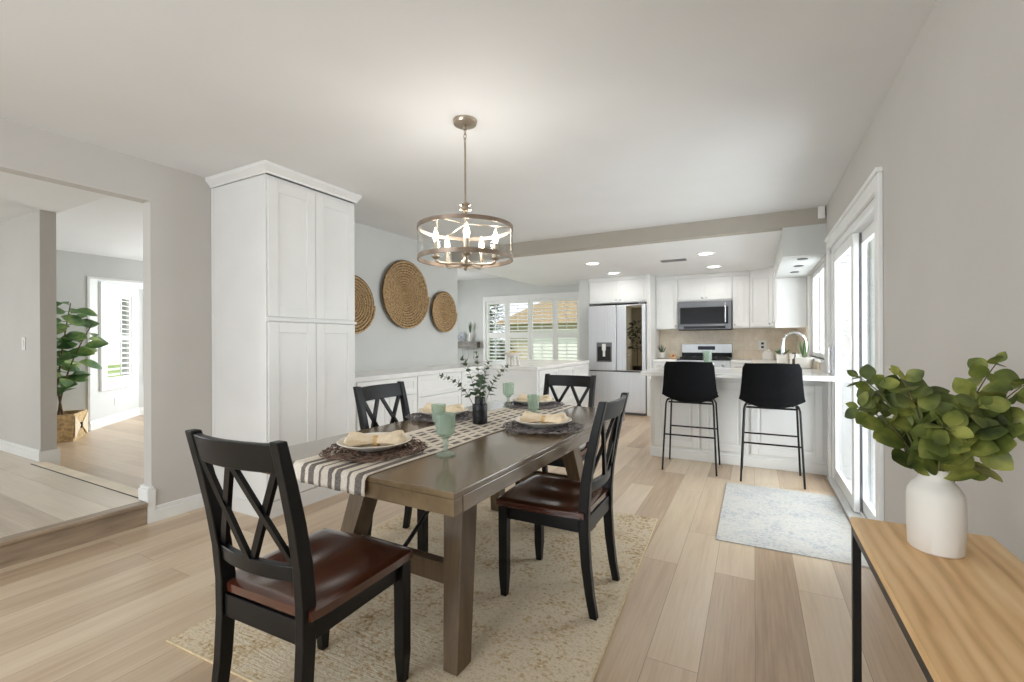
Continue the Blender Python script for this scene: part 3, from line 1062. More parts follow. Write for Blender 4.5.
def napkin_shape():
    mb = MB()
    rnd = random.Random(5)
    N, K = 34, 28
    rings = []
    for i in range(N + 1):
        u = 2 * i / N - 1
        au = abs(u)
        w = 0.024 + 0.036 * min(1, au / 0.75) ** 0.8
        h = 0.020 + 0.016 * min(1, au / 0.7)
        if au > 0.88:
            w *= 1 - 0.35 * ((au - 0.88) / 0.12)
            h *= 1 - 0.6 * ((au - 0.88) / 0.12)
        ring = []
        for k in range(K):
            a = 2 * PI * k / K
            rip = 1 + 0.13 * math.sin(6 * a + 2.0 * u) * min(1, au * 2.2) + 0.05 * math.sin(11 * a - 5 * u)
            x = u * 0.122
            y = w * math.cos(a) * rip
            z = h * math.sin(a) * rip
            if z < 0:
                z *= 0.5
            ring.append((x, y, z + 0.012))
        rings.append(ring)
    vs = [p for r in rings for p in r]
    fs = []
    for i in range(N):
        for k in range(K):
            l = (k + 1) % K
            fs.append((i * K + k, i * K + l, (i + 1) * K + l, (i + 1) * K + k))
    fs.append(tuple(reversed(range(K))))
    fs.append(tuple(N * K + k for k in range(K)))
    return mb.add(vs, fs)
def make_napkin(label):
    t = T('napkin', label, 'napkin', (0, 0, 0), 0, 'beige napkins on the plates')
    P('cloth', napkin_shape(), 'napkin', t, smooth=60)
    ring = MB()
    pts = [(0, 0.0265 * math.cos(2 * PI * k / 24), 0.0125 + 0.0205 * math.sin(2 * PI * k / 24)) for k in range(24)]
    ring.sweep(pts, [(-0.011, -0.002), (0.011, -0.002), (0.011, 0.002), (-0.011, 0.002)], True)
    P('napkin_ring', ring, 'napkin_ring', t, smooth=40)
    return t
pm0 = make_placemat('brown twig placemat at the near end of the table, half on the striped runner', 'twig')
pl0 = make_plate('cream plate with a napkin at the near end of the table')
nk0 = make_napkin('beige napkin in a straw ring on the plate at the near end')
sets = [((-1.415, 1.425), 34, 'near'), ((-0.99, 2.21), 12, 'right'), ((-1.672, 2.245), 20, 'left'), ((-1.385, 2.93), 8, 'far')]
lab = {'right': ('grey-brown twig placemat in front of the chair on the glass-door side', 'cream plate with a napkin in front of the chair on the glass-door side', 'beige folded napkin on the plate nearest the glass-door side chair'),
       'left': ('dark twig placemat in front of the chair on the pantry side', 'cream plate behind the front goblet on the pantry side', 'beige napkin on the plate behind the front goblet'),
       'far': ('grey twig placemat at the far end of the table by the fridge', 'cream plate at the far end of the table by the fridge', 'beige napkin on the plate at the far end of the table')}
for (p, a, k) in sets:
    zt = TZ + 0.0050
    if k == 'near':
        o1, o2, o3 = pm0, pl0, nk0
    else:
        o1 = dup(pm0, (0, 0, 0), 0, lab[k][0])
        o2 = dup(pl0, (0, 0, 0), 0, lab[k][1])
        o3 = dup(nk0, (0, 0, 0), 0, lab[k][2])
        o1.data = o1.data.copy()
        o1.data.materials.clear()
        o1.data.materials.append(M['twig_grey'])
    o1.location = (p[0], p[1], zt)
    o1.rotation_euler = (0, 0, random.Random(k).uniform(0, 6))
    o2.location = (p[0], p[1], zt + 0.0125)
    o3.location = (p[0] + 0.005, p[1], zt + 0.0295)
    o3.rotation_euler = (0, 0, math.radians(a))

def goblet_prof(outer):
    R = lambda i: 0.0018 * (1 if i % 2 else -1)
    pr = [(0.0001, 0.0), (0.040, 0.0), (0.0405, 0.005), (0.030, 0.010), (0.012, 0.016), (0.0095, 0.03), (0.012, 0.05), (0.0105, 0.062), (0.018, 0.072), (0.030, 0.082)]
    n = 14
    for i in range(n + 1):
        z = 0.088 + (0.165 - 0.088) * i / n
        pr.append((0.0375 + 0.005 * i / n + R(i), z))
    pr += [(0.0425, 0.168), (0.0405, 0.169), (0.0385, 0.166), (0.036, 0.095), (0.026, 0.085), (0.0001, 0.082)]
    return pr
def make_goblet(label):
    t = T('goblet', label, 'glass', (0, 0, 0), 0, 'green goblets on the table')
    pr = goblet_prof(True)
    P('bowl', MB().lathe([(0.0001, 0.070)] + pr[8:], 32), 'goblet', t, smooth=70)
    P('stem', MB().lathe(pr[:9] + [(0.0001, 0.073)], 32), 'goblet', t, smooth=60)
    return t
def make_tumbler(label):
    t = T('glass_tumbler', label, 'glass', (0, 0, 0), 0, 'green tumblers on the table')
    pr = [(0.0001, 0.0), (0.027, 0.0), (0.028, 0.004), (0.022, 0.008), (0.030, 0.016)]
    n = 14
    for i in range(n + 1):
        z = 0.022 + (0.108 - 0.022) * i / n
        pr.append((0.0365 + 0.004 * i / n + 0.0016 * (1 if i % 2 else -1), z))
    pr += [(0.041, 0.111), (0.039, 0.112), (0.0375, 0.109), (0.034, 0.028), (0.0001, 0.022)]
    P('ribbed_glass', MB().lathe(pr, 32), 'goblet', t, smooth=70)
    return t
gb = make_goblet('green ribbed stemmed goblet nearest the camera, on the bare wood')
gb.location = (-1.115, 1.515, TZ + 0.0005)
dup(gb, (-1.52, 2.80, TZ + 0.0045), 0.4, 'small-looking green goblet at the far end, right of the black vase')
tm = make_tumbler('green ribbed tumbler just behind the front goblet')
tm.location = (-1.545, 2.035, TZ + 0.0045)
dup(tm, (-1.26, 2.66, TZ + 0.0045), 0.7, 'green ribbed tumbler at the far end, between the two grey placemats')

# black tiered vase with eucalyptus sprigs
VB = Vector((-1.36, 2.17, TZ + 0.0048))
bv = P('bud_vase', MB().lathe([(0.0001, 0), (0.040, 0), (0.042, 0.003), (0.042, 0.032), (0.0405, 0.034), (0.0405, 0.037), (0.042, 0.039), (0.042, 0.068), (0.0405, 0.070), (0.0405, 0.073), (0.042, 0.075), (0.042, 0.104), (0.040, 0.108), (0.030, 0.109), (0.029, 0.112), (0.029, 0.143), (0.028, 0.146), (0.024, 0.146), (0.024, 0.110), (0.036, 0.100), (0.036, 0.012), (0.0001, 0.012)], 32), 'black_ceramic', None, smooth=35)
bv.location = VB
tag(bv, 'matte black tiered vase on the striped runner', 'vase')
cR = Vector((math.cos(math.radians(28)), math.sin(math.radians(28)), 0))
cF = Vector((-math.sin(math.radians(28)), math.cos(math.radians(28)), 0))
def bez(p0, p1, p2, n):
    return [p0 * ((1 - t) ** 2) + p1 * (2 * t * (1 - t)) + p2 * (t * t) for t in [i / n for i in range(n + 1)]]
def sprig(base, tip, bendz, label, seed, n=11, L=0.040, W=0.031, start=0.26):
    rnd = random.Random(seed)
    t = T('eucalyptus_sprig', label, 'plant sprig', tuple(base))
    p2 = tip - base
    p0 = Vector((0, 0, -0.10))
    pts = bez(p0, Vector((p2.x * 0.25, p2.y * 0.25, p2.z * bendz)), p2, 16)
    P('stem', MB().tube(pts, lambda i: 0.0022 - 0.0014 * i / 16, 6), 'stem', t, smooth=60)
    lv = MB()
    for i in range(n):
        f = start + (0.98 - start) * i / (n - 1)
        k = f * 16
        a = int(min(15, k))
        p = pts[a].lerp(pts[a + 1], k - a)
        d = (pts[a + 1] - pts[a]).normalized()
        ang = i * 1.57 + rnd.uniform(-0.4, 0.4)
        s = d.cross(Vector((0.3, 0.2, 1))).normalized()
        u = s.cross(d)
        sc = 1.0 - 0.55 * f + rnd.uniform(-0.1, 0.1)
        for e in (0, PI):
            r = s * math.cos(ang + e) + u * math.sin(ang + e)
            lv.leaf(p, r + d * 0.55, d, L * sc * 1.25, W * sc * 1.25, rnd.uniform(-0.1, 0.3), 0.1, 5)
    lv.leaf(pts[-2], (pts[-1] - pts[-3]), Vector((1, 0, 0)), L * 0.45, W * 0.35)
    P('leaves', lv, 'leaf_sprig', t, smooth=60)
    return t
vt = VB + Vector((0, 0, 0.142))
px_ = 2.55 / 455
def vp(dx, y, df=0.0):
    return Vector((VB.x, VB.y, 0)) + cR * (dx * px_) + cF * df + Vector((0, 0, 1.215 - (y - 341.5) * px_))
sprig(vt + cR * -0.018, vp(-40, 375, -0.03), 0.75, 'eucalyptus sprig in the black vase, arching low to the far left', 1, 12, start=0.3)
sprig(vt + cR * -0.010, vp(-19, 358, 0.05), 0.6, 'eucalyptus sprig in the black vase, rising left of centre', 2, 12)
sprig(vt, vp(-3, 353, -0.02), 0.6, 'tallest upright eucalyptus sprig in the middle of the black vase', 3, 13)
sprig(vt + cR * 0.008, vp(9, 362, 0.04), 0.6, 'eucalyptus sprig in the black vase, leaning slightly right', 4, 11)
sprig(vt + cR * 0.016, vp(29, 365, -0.02), 0.55, 'eucalyptus sprig in the black vase, reaching to the far right', 5, 12, start=0.32)
sprig(vt + cF * -0.012, vp(3, 378, -0.10), 0.8, 'short dense eucalyptus sprig at the front of the black vase', 6, 10)

# ------------------------------------------------------------------ chandelier
CXY = (-1.413, 2.112)
ch = T('chandelier', 'brushed nickel drum chandelier with clear glass shade and five candle bulbs over the table', 'chandelier', (CXY[0], CXY[1], CH))
P('canopy', MB().lathe([(0.0001, -0.03), (0.03, -0.03), (0.062, -0.022), (0.066, -0.012), (0.066, -0.0005), (0.0001, -0.0005)], 32), 'nickel', ch, smooth=40)
mb = MB().cyl((0, 0, 0), 0.012, -0.05, -0.028, 12)
for k, z in enumerate((-0.062, -0.088, -0.112)):
    pts = []
    for i in range(14):
        a = 2 * PI * i / 14
        u, v = 0.008 * math.cos(a), 0.016 * math.sin(a)
        pts.append((u, 0, z + v) if k % 2 else (0, u, z + v))
    mb.tube(pts, 0.0025, 6, True)
P('chain_link', mb, 'nickel', ch, smooth=50)
P('rod', MB().cyl((0, 0, 0), 0.0055, -0.455, -0.125, 12).cyl((0, 0, 0), 0.012, -0.80, -0.50, 14), 'nickel', ch, smooth=50)
P('collar', MB().lathe([(0.0001, -0.505), (0.02, -0.505), (0.034, -0.498), (0.034, -0.492), (0.020, -0.486), (0.020, -0.478), (0.032, -0.472), (0.032, -0.466), (0.014, -0.460), (0.010, -0.45), (0.0001, -0.45)], 24), 'nickel', ch, smooth=40)
RD = 0.262
def hoop(z0, z1, r0, r1):
    return MB().lathe([(r0, z0), (r1, z0), (r1, z1), (r0, z1), (r0, z0)], 72)
def hoop_obj(name, z0, z1, r0, r1, m):
    mb = MB()
    n = 72
    vs, fs = [], []
    for k in range(n):
        a = 2 * PI * k / n
        for (r, z) in ((r0, z0), (r1, z0), (r1, z1), (r0, z1)):
            vs.append((r * math.cos(a), r * math.sin(a), z))
    for k in range(n):
        l = (k + 1) % n
        for i in range(4):
            j = (i + 1) % 4
            fs.append((k * 4 + i, l * 4 + i, l * 4 + j, k * 4 + j))
    return P(name, mb.add(vs, fs), m, ch, smooth=40)
hoop_obj('ring', -0.611, -0.590, RD - 0.006, RD + 0.003, 'bronze')
hoop_obj('ring', -0.779, -0.756, RD - 0.006, RD + 0.003, 'bronze')
hoop_obj('glass_shade', -0.7558, -0.6112, RD - 0.003, RD, 'glass_shade')
mb = MB()
for k in range(3):
    a = 2 * PI * k / 3 + 0.5
    mb.tube([(0.008 * math.cos(a), 0.008 * math.sin(a), -0.575), ((RD - 0.004) * math.cos(a), (RD - 0.004) * math.sin(a), -0.594)], 0.004, 8)
    b = a
    mb.tube([((RD - 0.008) * math.cos(b), (RD - 0.008) * math.sin(b), -0.59), ((RD - 0.008) * math.cos(b), (RD - 0.008) * math.sin(b), -0.765)], 0.004, 8)
P('spider_bracket', mb, 'nickel', ch, smooth=50)
P('hub', MB().lathe([(0.0001, -0.835), (0.006, -0.832), (0.010, -0.824), (0.007, -0.815), (0.02, -0.81), (0.03, -0.80), (0.03, -0.785), (0.016, -0.775), (0.012, -0.76), (0.0001, -0.76)], 20), 'nickel', ch, smooth=40)
for k in range(5):
    a = 2 * PI * k / 5 + 0.32
    ca, sa = math.cos(a), math.sin(a)
    mb = MB()
    mb.tube([(0.02 * ca, 0.02 * sa, -0.795), (0.09 * ca, 0.09 * sa, -0.800), (0.15 * ca, 0.15 * sa, -0.800), (0.168 * ca, 0.168 * sa, -0.79), (0.17 * ca, 0.17 * sa, -0.775)], 0.0065, 8)
    mb.lathe([(0.0001, -0.783), (0.012, -0.782), (0.024, -0.772), (0.025, -0.768), (0.0001, -0.768)], 16, (0.17 * ca, 0.17 * sa, 0))
    arm = P('arm', mb, 'nickel', ch, smooth=50)
    P('candle_sleeve', MB().lathe([(0.0001, -0.768), (0.0115, -0.768), (0.0115, -0.69), (0.0001, -0.69)], 14, (0.17 * ca, 0.17 * sa, 0)), 'nickel', arm, smooth=40)
    P('bulb', MB().lathe([(0.0001, -0.69), (0.009, -0.688), (0.0155, -0.668), (0.0145, -0.650), (0.008, -0.628), (0.0025, -0.612), (0.0001, -0.608)], 16, (0.17 * ca, 0.17 * sa, 0)), 'bulb', arm, smooth=60, label='lit warm candle bulb')
    lamp('chandelier_light', 'POINT', (CXY[0] + 0.17 * ca, CXY[1] + 0.17 * sa, CH - 0.59), 1.3, (1.0, 0.96, 0.9), radius=0.03)

# ------------------------------------------------------------------ cabinet helpers
def shaker(axis, p, sgn, a0, a1, z0, z1, fw=0.06, th=0.02, raised=False, arch=False):
    """a door on the plane axis=p facing sgn"""
    mb = MB()
    q = p + sgn * th
    m = p + sgn * th * 0.45
    ax(mb, axis, p, m, a0 + fw * 0.5, a1 - fw * 0.5, z0 + fw * 0.5, z1 - fw * 0.5)
    ax(mb, axis, p, q, a0, a0 + fw, z0, z1)
    ax(mb, axis, p, q, a1 - fw, a1, z0, z1)
    ax(mb, axis, p, q, a0 + fw, a1 - fw, z0, z0 + fw)
    ax(mb, axis, p, q, a0 + fw, a1 - fw, z1 - fw, z1)
    if raised:
        g = 0.022
        ax(mb, axis, m, p + sgn * th * 0.85, a0 + fw + g, a1 - fw - g, z0 + fw + g, z1 - fw - g)
    if arch:
        n = 10
        w = a1 - a0 - 2 * fw
        h = 0.035
        for i in range(n):
            u0, u1 = i / n, (i + 1) / n
            uu = (u0 + u1) / 2
            d = h * (1 - math.sin(PI * uu))
            ax(mb, axis, p, q, a0 + fw + w * u0, a0 + fw + w * u1, z1 - fw - d, z1 - fw + 0.001)
    return mb

def knob_at(axis, p, sgn, a, z, r=0.013):
    prof = [(0.0001, 0.0), (0.005, 0.0), (0.0045, 0.012), (r, 0.017), (r * 0.95, 0.024), (r * 0.5, 0.028), (0.0001, 0.0285)]
    pr = [(x, y * sgn) for x, y in prof]
    c = (p, a, z) if axis == 'x' else (a, p, z)
    return MB().lathe(pr if sgn > 0 else list(reversed(pr)), 12, c, axis)

def door(parent, axis, p, sgn, a0, a1, z0, z1, knob=None, name='door', **kw):
    d = P(name, shaker(axis, p, sgn, a0, a1, z0, z1, **kw), 'cabinet', parent, bevel=0.003, world=True)
    if knob:
        P('knob', knob_at(axis, p + sgn * kw.get('th', 0.02), sgn, knob[0], knob[1]), 'chrome', d, smooth=50, world=True)
    return d

# ------------------------------------------------------------------ tall pantry against the left wall
PX, PY0, PY1 = -2.955, 1.962, 2.748
pa = T('pantry_cabinet', 'tall white shaker pantry cabinet with crown moulding reaching the ceiling', 'cabinet', (-3.28, 2.355, 0))
mb = MB().box(XL + 0.002, PX, PY0, PY1, 0.0, 2.37)
mb.box(XL + 0.002, XL + 0.03, PY0 - 0.004, PY0, 0.0, 2.37)
P('carcass', mb, 'cabinet', pa, bevel=0.002, world=True)
pm_ = (PY0 + PY1) / 2
for (a0, a1) in ((PY0 + 0.012, pm_ - 0.002), (pm_ + 0.002, PY1 - 0.012)):
    door(pa, 'x', PX, 1, a0, a1, 1.392, 2.34, fw=0.075, th=0.018)
    door(pa, 'x', PX, 1, a0, a1, 0.115, 1.355, fw=0.075, th=0.018)
P('band_rail', MB().box(PX, PX + 0.026, PY0 - 0.008, PY1, 1.362, 1.378), 'cabinet', pa, world=True)
P('base_skirting', MB().box(PX, PX + 0.02, PY0, PY1, 0.0, 0.108).box(XL + 0.002, PX + 0.02, PY0 - 0.012, PY0, 0, 0.10), 'cabinet', pa, world=True)
cm = MB()
prof = [(0.0, 2.372), (0.010, 2.372), (0.014, 2.384), (0.03, 2.402), (0.042, 2.415), (0.046, 2.4385), (0.0, 2.4385)]
def crown_ring(pts_fn):
    vs, fs = [], []
    n = len(prof)
    for j in range(4):
        for (o, z) in prof:
            vs.append(pts_fn(j, o, z))
    for j in range(3):
        for i in range(n):
            k = (i + 1) % n
            fs.append((j * n + i, j * n + k, (j + 1) * n + k, (j + 1) * n + i))
    fs.append(tuple(range(n)))
    fs.append(tuple(reversed([3 * n + i for i in range(n)])))
    return vs, fs
def cpts(j, o, z):
    return [(XL + 0.002, PY0 - o, z), (PX + 0.018 + o, PY0 - o, z), (PX + 0.018 + o, PY1 + o * 0.6, z), (XL + 0.002, PY1 + o * 0.6, z)][j]
cm.add(*crown_ring(cpts))
P('crown_moulding', cm, 'cabinet', pa, world=True, smooth=20)

# ------------------------------------------------------------------ sideboard cabinets along the left wall
SX = -3.00
def sb_unit(y0, y1, label):
    t = T('base_cabinet', label, 'cabinet', (-3.3, (y0 + y1) / 2, 0), 0, 'base cabinets along the left wall')
    P('carcass', MB().box(XL + 0.002, SX, y0, y1, 0.09, 0.868).box(XL + 0.002, SX - 0.05, y0, y1, 0.0, 0.09), 'cabinet', t, world=True)
    return t
u1 = sb_unit(2.752, 3.584, 'white base cabinet with a drawer over two doors, next to the tall pantry')
door(u1, 'x', SX, 1, 2.80, 3.575, 0.70, 0.862, fw=0.045, name='drawer')
door(u1, 'x', SX, 1, 2.80, 3.185, 0.10, 0.69, fw=0.055)
door(u1, 'x', SX, 1, 3.19, 3.575, 0.10, 0.69, fw=0.055)
u2 = sb_unit(3.586, 4.363, 'white base cabinet with three wide drawers, middle of the left wall run')
for (a, b) in ((0.10, 0.37), (0.375, 0.645), (0.65, 0.862)):
    door(u2, 'x', SX, 1, 3.594, 4.355, a, b, fw=0.05, name='drawer')
u3 = sb_unit(4.365, 4.905, 'white base cabinet with one door in the corner by the nook peninsula')
door(u3, 'x', SX, 1, 4.373, 4.85, 0.10, 0.862, fw=0.055)
w1 = P('worktop', MB().box(XL + 0.002, SX + 0.022, 2.752, 4.86, 0.869, 0.909), 'quartz', None, bevel=0.004)
tag(w1, 'long white quartz worktop below the woven wall baskets', 'worktop')

# peninsula in the breakfast nook
PNX0, PNX1, PNY0, PNY1 = -3.0, -2.27, 4.91, 6.75
pn = T('nook_peninsula', 'white nook peninsula with drawers facing the kitchen, below the shuttered window', 'cabinet', (-2.7, 5.8, 0))
P('carcass', MB().box(PNX0 - 0.6, PNX1, PNY0, PNY1, 0.09, 0.868).box(PNX0 - 0.6, PNX1 - 0.05, PNY0 + 0.03, PNY1, 0, 0.09), 'cabinet', pn, world=True)
P('end_panel', shaker('y', PNY0, -1, PNX0 + 0.02, PNX1, 0.02, 0.865, fw=0.05, th=0.014), 'cabinet', pn, bevel=0.002, world=True)
for (y0, y1) in ((4.93, 5.52), (5.525, 6.12), (6.125, 6.74)):
    for (a, b) in ((0.10, 0.37), (0.375, 0.645), (0.65, 0.862)):
        door(pn, 'x', PNX1, 1, y0, y1, a, b, fw=0.05, name='drawer')
w2 = P('worktop', MB().box(PNX0 - 0.6, PNX1 + 0.025, 4.862, PNY1 + 0.02, 0.869, 0.909), 'quartz', None, bevel=0.004)
tag(w2, 'white quartz worktop of the nook peninsula under the shuttered window', 'worktop')

# footed bowl of lemons on the nook peninsula
cb = T('footed_bowl', 'white footed bowl of lemons on the nook peninsula by the window', 'bowl', (-2.70, 5.10, 0.9095))
mb = MB().lathe([(0.0001, 0.10), (0.05, 0.102), (0.11, 0.135), (0.125, 0.16), (0.120, 0.162), (0.105, 0.142), (0.05, 0.112), (0.0001, 0.110)], 28)
P('bowl', mb, 'ceramic', cb, smooth=50)
for k in range(4):
    a = PI / 4 + k * PI / 2
    P('leg', MB().tube([(0.075 * math.cos(a), 0.075 * math.sin(a), 0.0), (0.068 * math.cos(a), 0.068 * math.sin(a), 0.06), (0.055 * math.cos(a), 0.055 * math.sin(a), 0.112)], lambda i: (0.018, 0.016, 0.02)[i], 10), 'ceramic', cb, smooth=60)
for k, (dx, dy, dz) in enumerate(((0.03, 0.01, 0.150), (-0.035, 0.015, 0.150), (0.0, -0.035, 0.150))):
    lm = P('lemon', MB().lathe([(0.0001, -0.038), (0.006, -0.034), (0.022, -0.022), (0.0275, 0), (0.022, 0.022), (0.006, 0.034), (0.0001, 0.038)], 14, (0, 0, 0), 'x'), 'lemon', None, smooth=60)
    lm.location = (-2.70 + dx, 5.10 + dy, 0.9095 + dz)
    lm.rotation_euler = (0, 0, k * 1.1)
    tag(lm, ('lemon on the right in the white footed bowl', 'lemon on the left in the white footed bowl', 'front lemon in the white footed bowl')[k], 'lemon', 'lemons in the footed bowl')

# shelf with pots on the nook's back wall
sh = T('wall_shelf', 'grey weathered wooden shelf with hanging hooks on the nook wall, left of the shutters', 'shelf', (-5.45, YB - 0.07, 1.18))
P('shelf_board', MB().box(-0.30, 0.28, -0.07, 0.068, 0.0, 0.03).box(-0.30, 0.28, 0.05, 0.068, -0.11, 0.0).box(-0.30, 0.28, -0.07, -0.055, -0.11, 0.0), 'grey_wood', sh, bevel=0.003)
for k in range(4):
    x = -0.22 + k * 0.14
    P('hook', MB().tube([(x, -0.062, -0.11), (x, -0.064, -0.30), (x, -0.075, -0.33), (x, -0.09, -0.31)], 0.006, 6), 'steel_dark', sh, smooth=60)
pv = P('bud_vase', MB().lathe([(0.0001, 0), (0.035, 0), (0.038, 0.05), (0.03, 0.12), (0.02, 0.16), (0.022, 0.19), (0.016, 0.19), (0.014, 0.15), (0.0001, 0.02)], 20), 'ceramic', None, smooth=50)
pv.location = (-5.38, YB - 0.07, 1.2105)
tag(pv, 'slim white vase on the grey nook shelf', 'vase')
gt = T('grass_tuft', 'tuft of green grass in the white vase on the nook shelf', 'plant', (-5.38, YB - 0.07, 1.39))
rnd = random.Random(8)
lv = MB()
for i in range(46):
    a = rnd.uniform(0, 2 * PI)
    lv.leaf((0.006 * math.cos(a), 0.006 * math.sin(a), -0.02), (math.cos(a) * rnd.uniform(0.05, 0.4), min(0.05, math.sin(a) * rnd.uniform(0.05, 0.4)), 1), (math.cos(a), math.sin(a), 0.1), rnd.uniform(0.16, 0.27), 0.012, 0.15, 0.1, 4)
P('blades', lv, 'leaf_succ', gt)
ck = T('round_wire_ornament', 'small round dark wire ornament standing on the left end of the nook shelf', 'ornament', (-5.62, YB - 0.06, 1.2105))
mb = MB()
for r in (0.09, 0.06, 0.03):
    mb.tube([(r * math.cos(2 * PI * k / 24), 0.0, 0.095 + r * math.sin(2 * PI * k / 24)) for k in range(24)], 0.008, 6, True)
for k in range(6):
    a = PI * k / 6
    mb.tube([(0.09 * math.cos(a), 0, 0.095 + 0.09 * math.sin(a)), (-0.09 * math.cos(a), 0, 0.095 - 0.09 * math.sin(a))], 0.004, 6)
P('rings', mb, 'steel_dark', ck, smooth=60)

# ------------------------------------------------------------------ woven baskets on the left wall
def wall_basket(y, z, r, label):
    t = P('wall_basket', basket_mb(r), 'basket', None, smooth=60)
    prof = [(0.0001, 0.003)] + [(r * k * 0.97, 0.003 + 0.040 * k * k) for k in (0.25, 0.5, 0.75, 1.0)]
    P('backing', MB().lathe(prof + [(r * 0.97, 0.038), (r * 0.5, 0.0), (0.0001, -0.002)], 40, (0, 0, 0), 'x'), 'basket_dark', t, smooth=60)  # dark colour stands for the shade between the coils
    t.location = (XL + 0.004, y, z)
    return tag(t, label, 'wall basket', 'woven baskets on the left wall')
def basket_mb(r):
    # coiled rope spiral over a shallow dish (axis along +x)
    mb = MB()
    rope = 0.0135
    n = int(r / (rope * 2.15))
    pts = []
    turns = n
    per = 120
    for i in range(turns * per + 1):
        a = 2 * PI * i / per
        rad = 0.01 + (r - rope - 0.01) * i / (turns * per)
        x = rope + 0.045 * (rad / r) ** 2 + 0.0015 * math.sin(a * 13.5)
        pts.append((x, rad * math.cos(a), rad * math.sin(a)))
    rnd = random.Random(int(r * 1000))
    jit = [rnd.uniform(0.85, 1.12) for _ in pts]
    mb.tube(pts, lambda i: rope * jit[i] * (0.86 + 0.22 * math.sin(i * 2.1)), 7)
    return mb
wall_basket(4.085, 1.760, 0.405, 'largest round woven basket, in the middle of the three on the wall')
wall_basket(4.815, 1.598, 0.275, 'smallest round woven basket, to the right of the large one on the wall')
wall_basket(3.276, 1.590, 0.309, 'round woven basket half hidden behind the tall white pantry')

# ------------------------------------------------------------------ kitchen: breakfast bar (peninsula)
IX0, IX1, IY0, IY1 = -0.96, XR - 0.002, 4.93, 5.50
ib = T('breakfast_bar', 'white panelled breakfast bar behind the two black stools', 'counter', (-0.18, 5.2, 0))
P('carcass', MB().box(IX0, IX1, IY0, IY1, 0.0, 0.868), 'cabinet', ib, world=True)
P('bar_skirting', MB().box(IX0 - 0.012, IX1, IY0 - 0.018, IY0, 0, 0.095).box(IX0 - 0.012, IX0, IY0, IY1, 0, 0.095), 'cabinet', ib, bevel=0.004, world=True)
for (a, b) in ((-0.925, -0.492), (-0.472, -0.058), (-0.03, 0.545)):
    P('raised_panel', shaker('y', IY0, -1, a, b, 0.125, 0.80, fw=0.062, th=0.02, raised=True), 'cabinet', ib, bevel=0.005, world=True)
P('end_panel', shaker('x', IX0, -1, IY0 + 0.03, IY1 - 0.02, 0.125, 0.80, fw=0.06, th=0.015, raised=True), 'cabinet', ib, bevel=0.004, world=True)
w3 = P('worktop', MB().box(IX0 - 0.03, IX1, 4.55, 5.52, 0.869, 0.91), 'quartz', None, bevel=0.005)
tag(w3, 'white quartz top of the breakfast bar behind the stools', 'worktop')

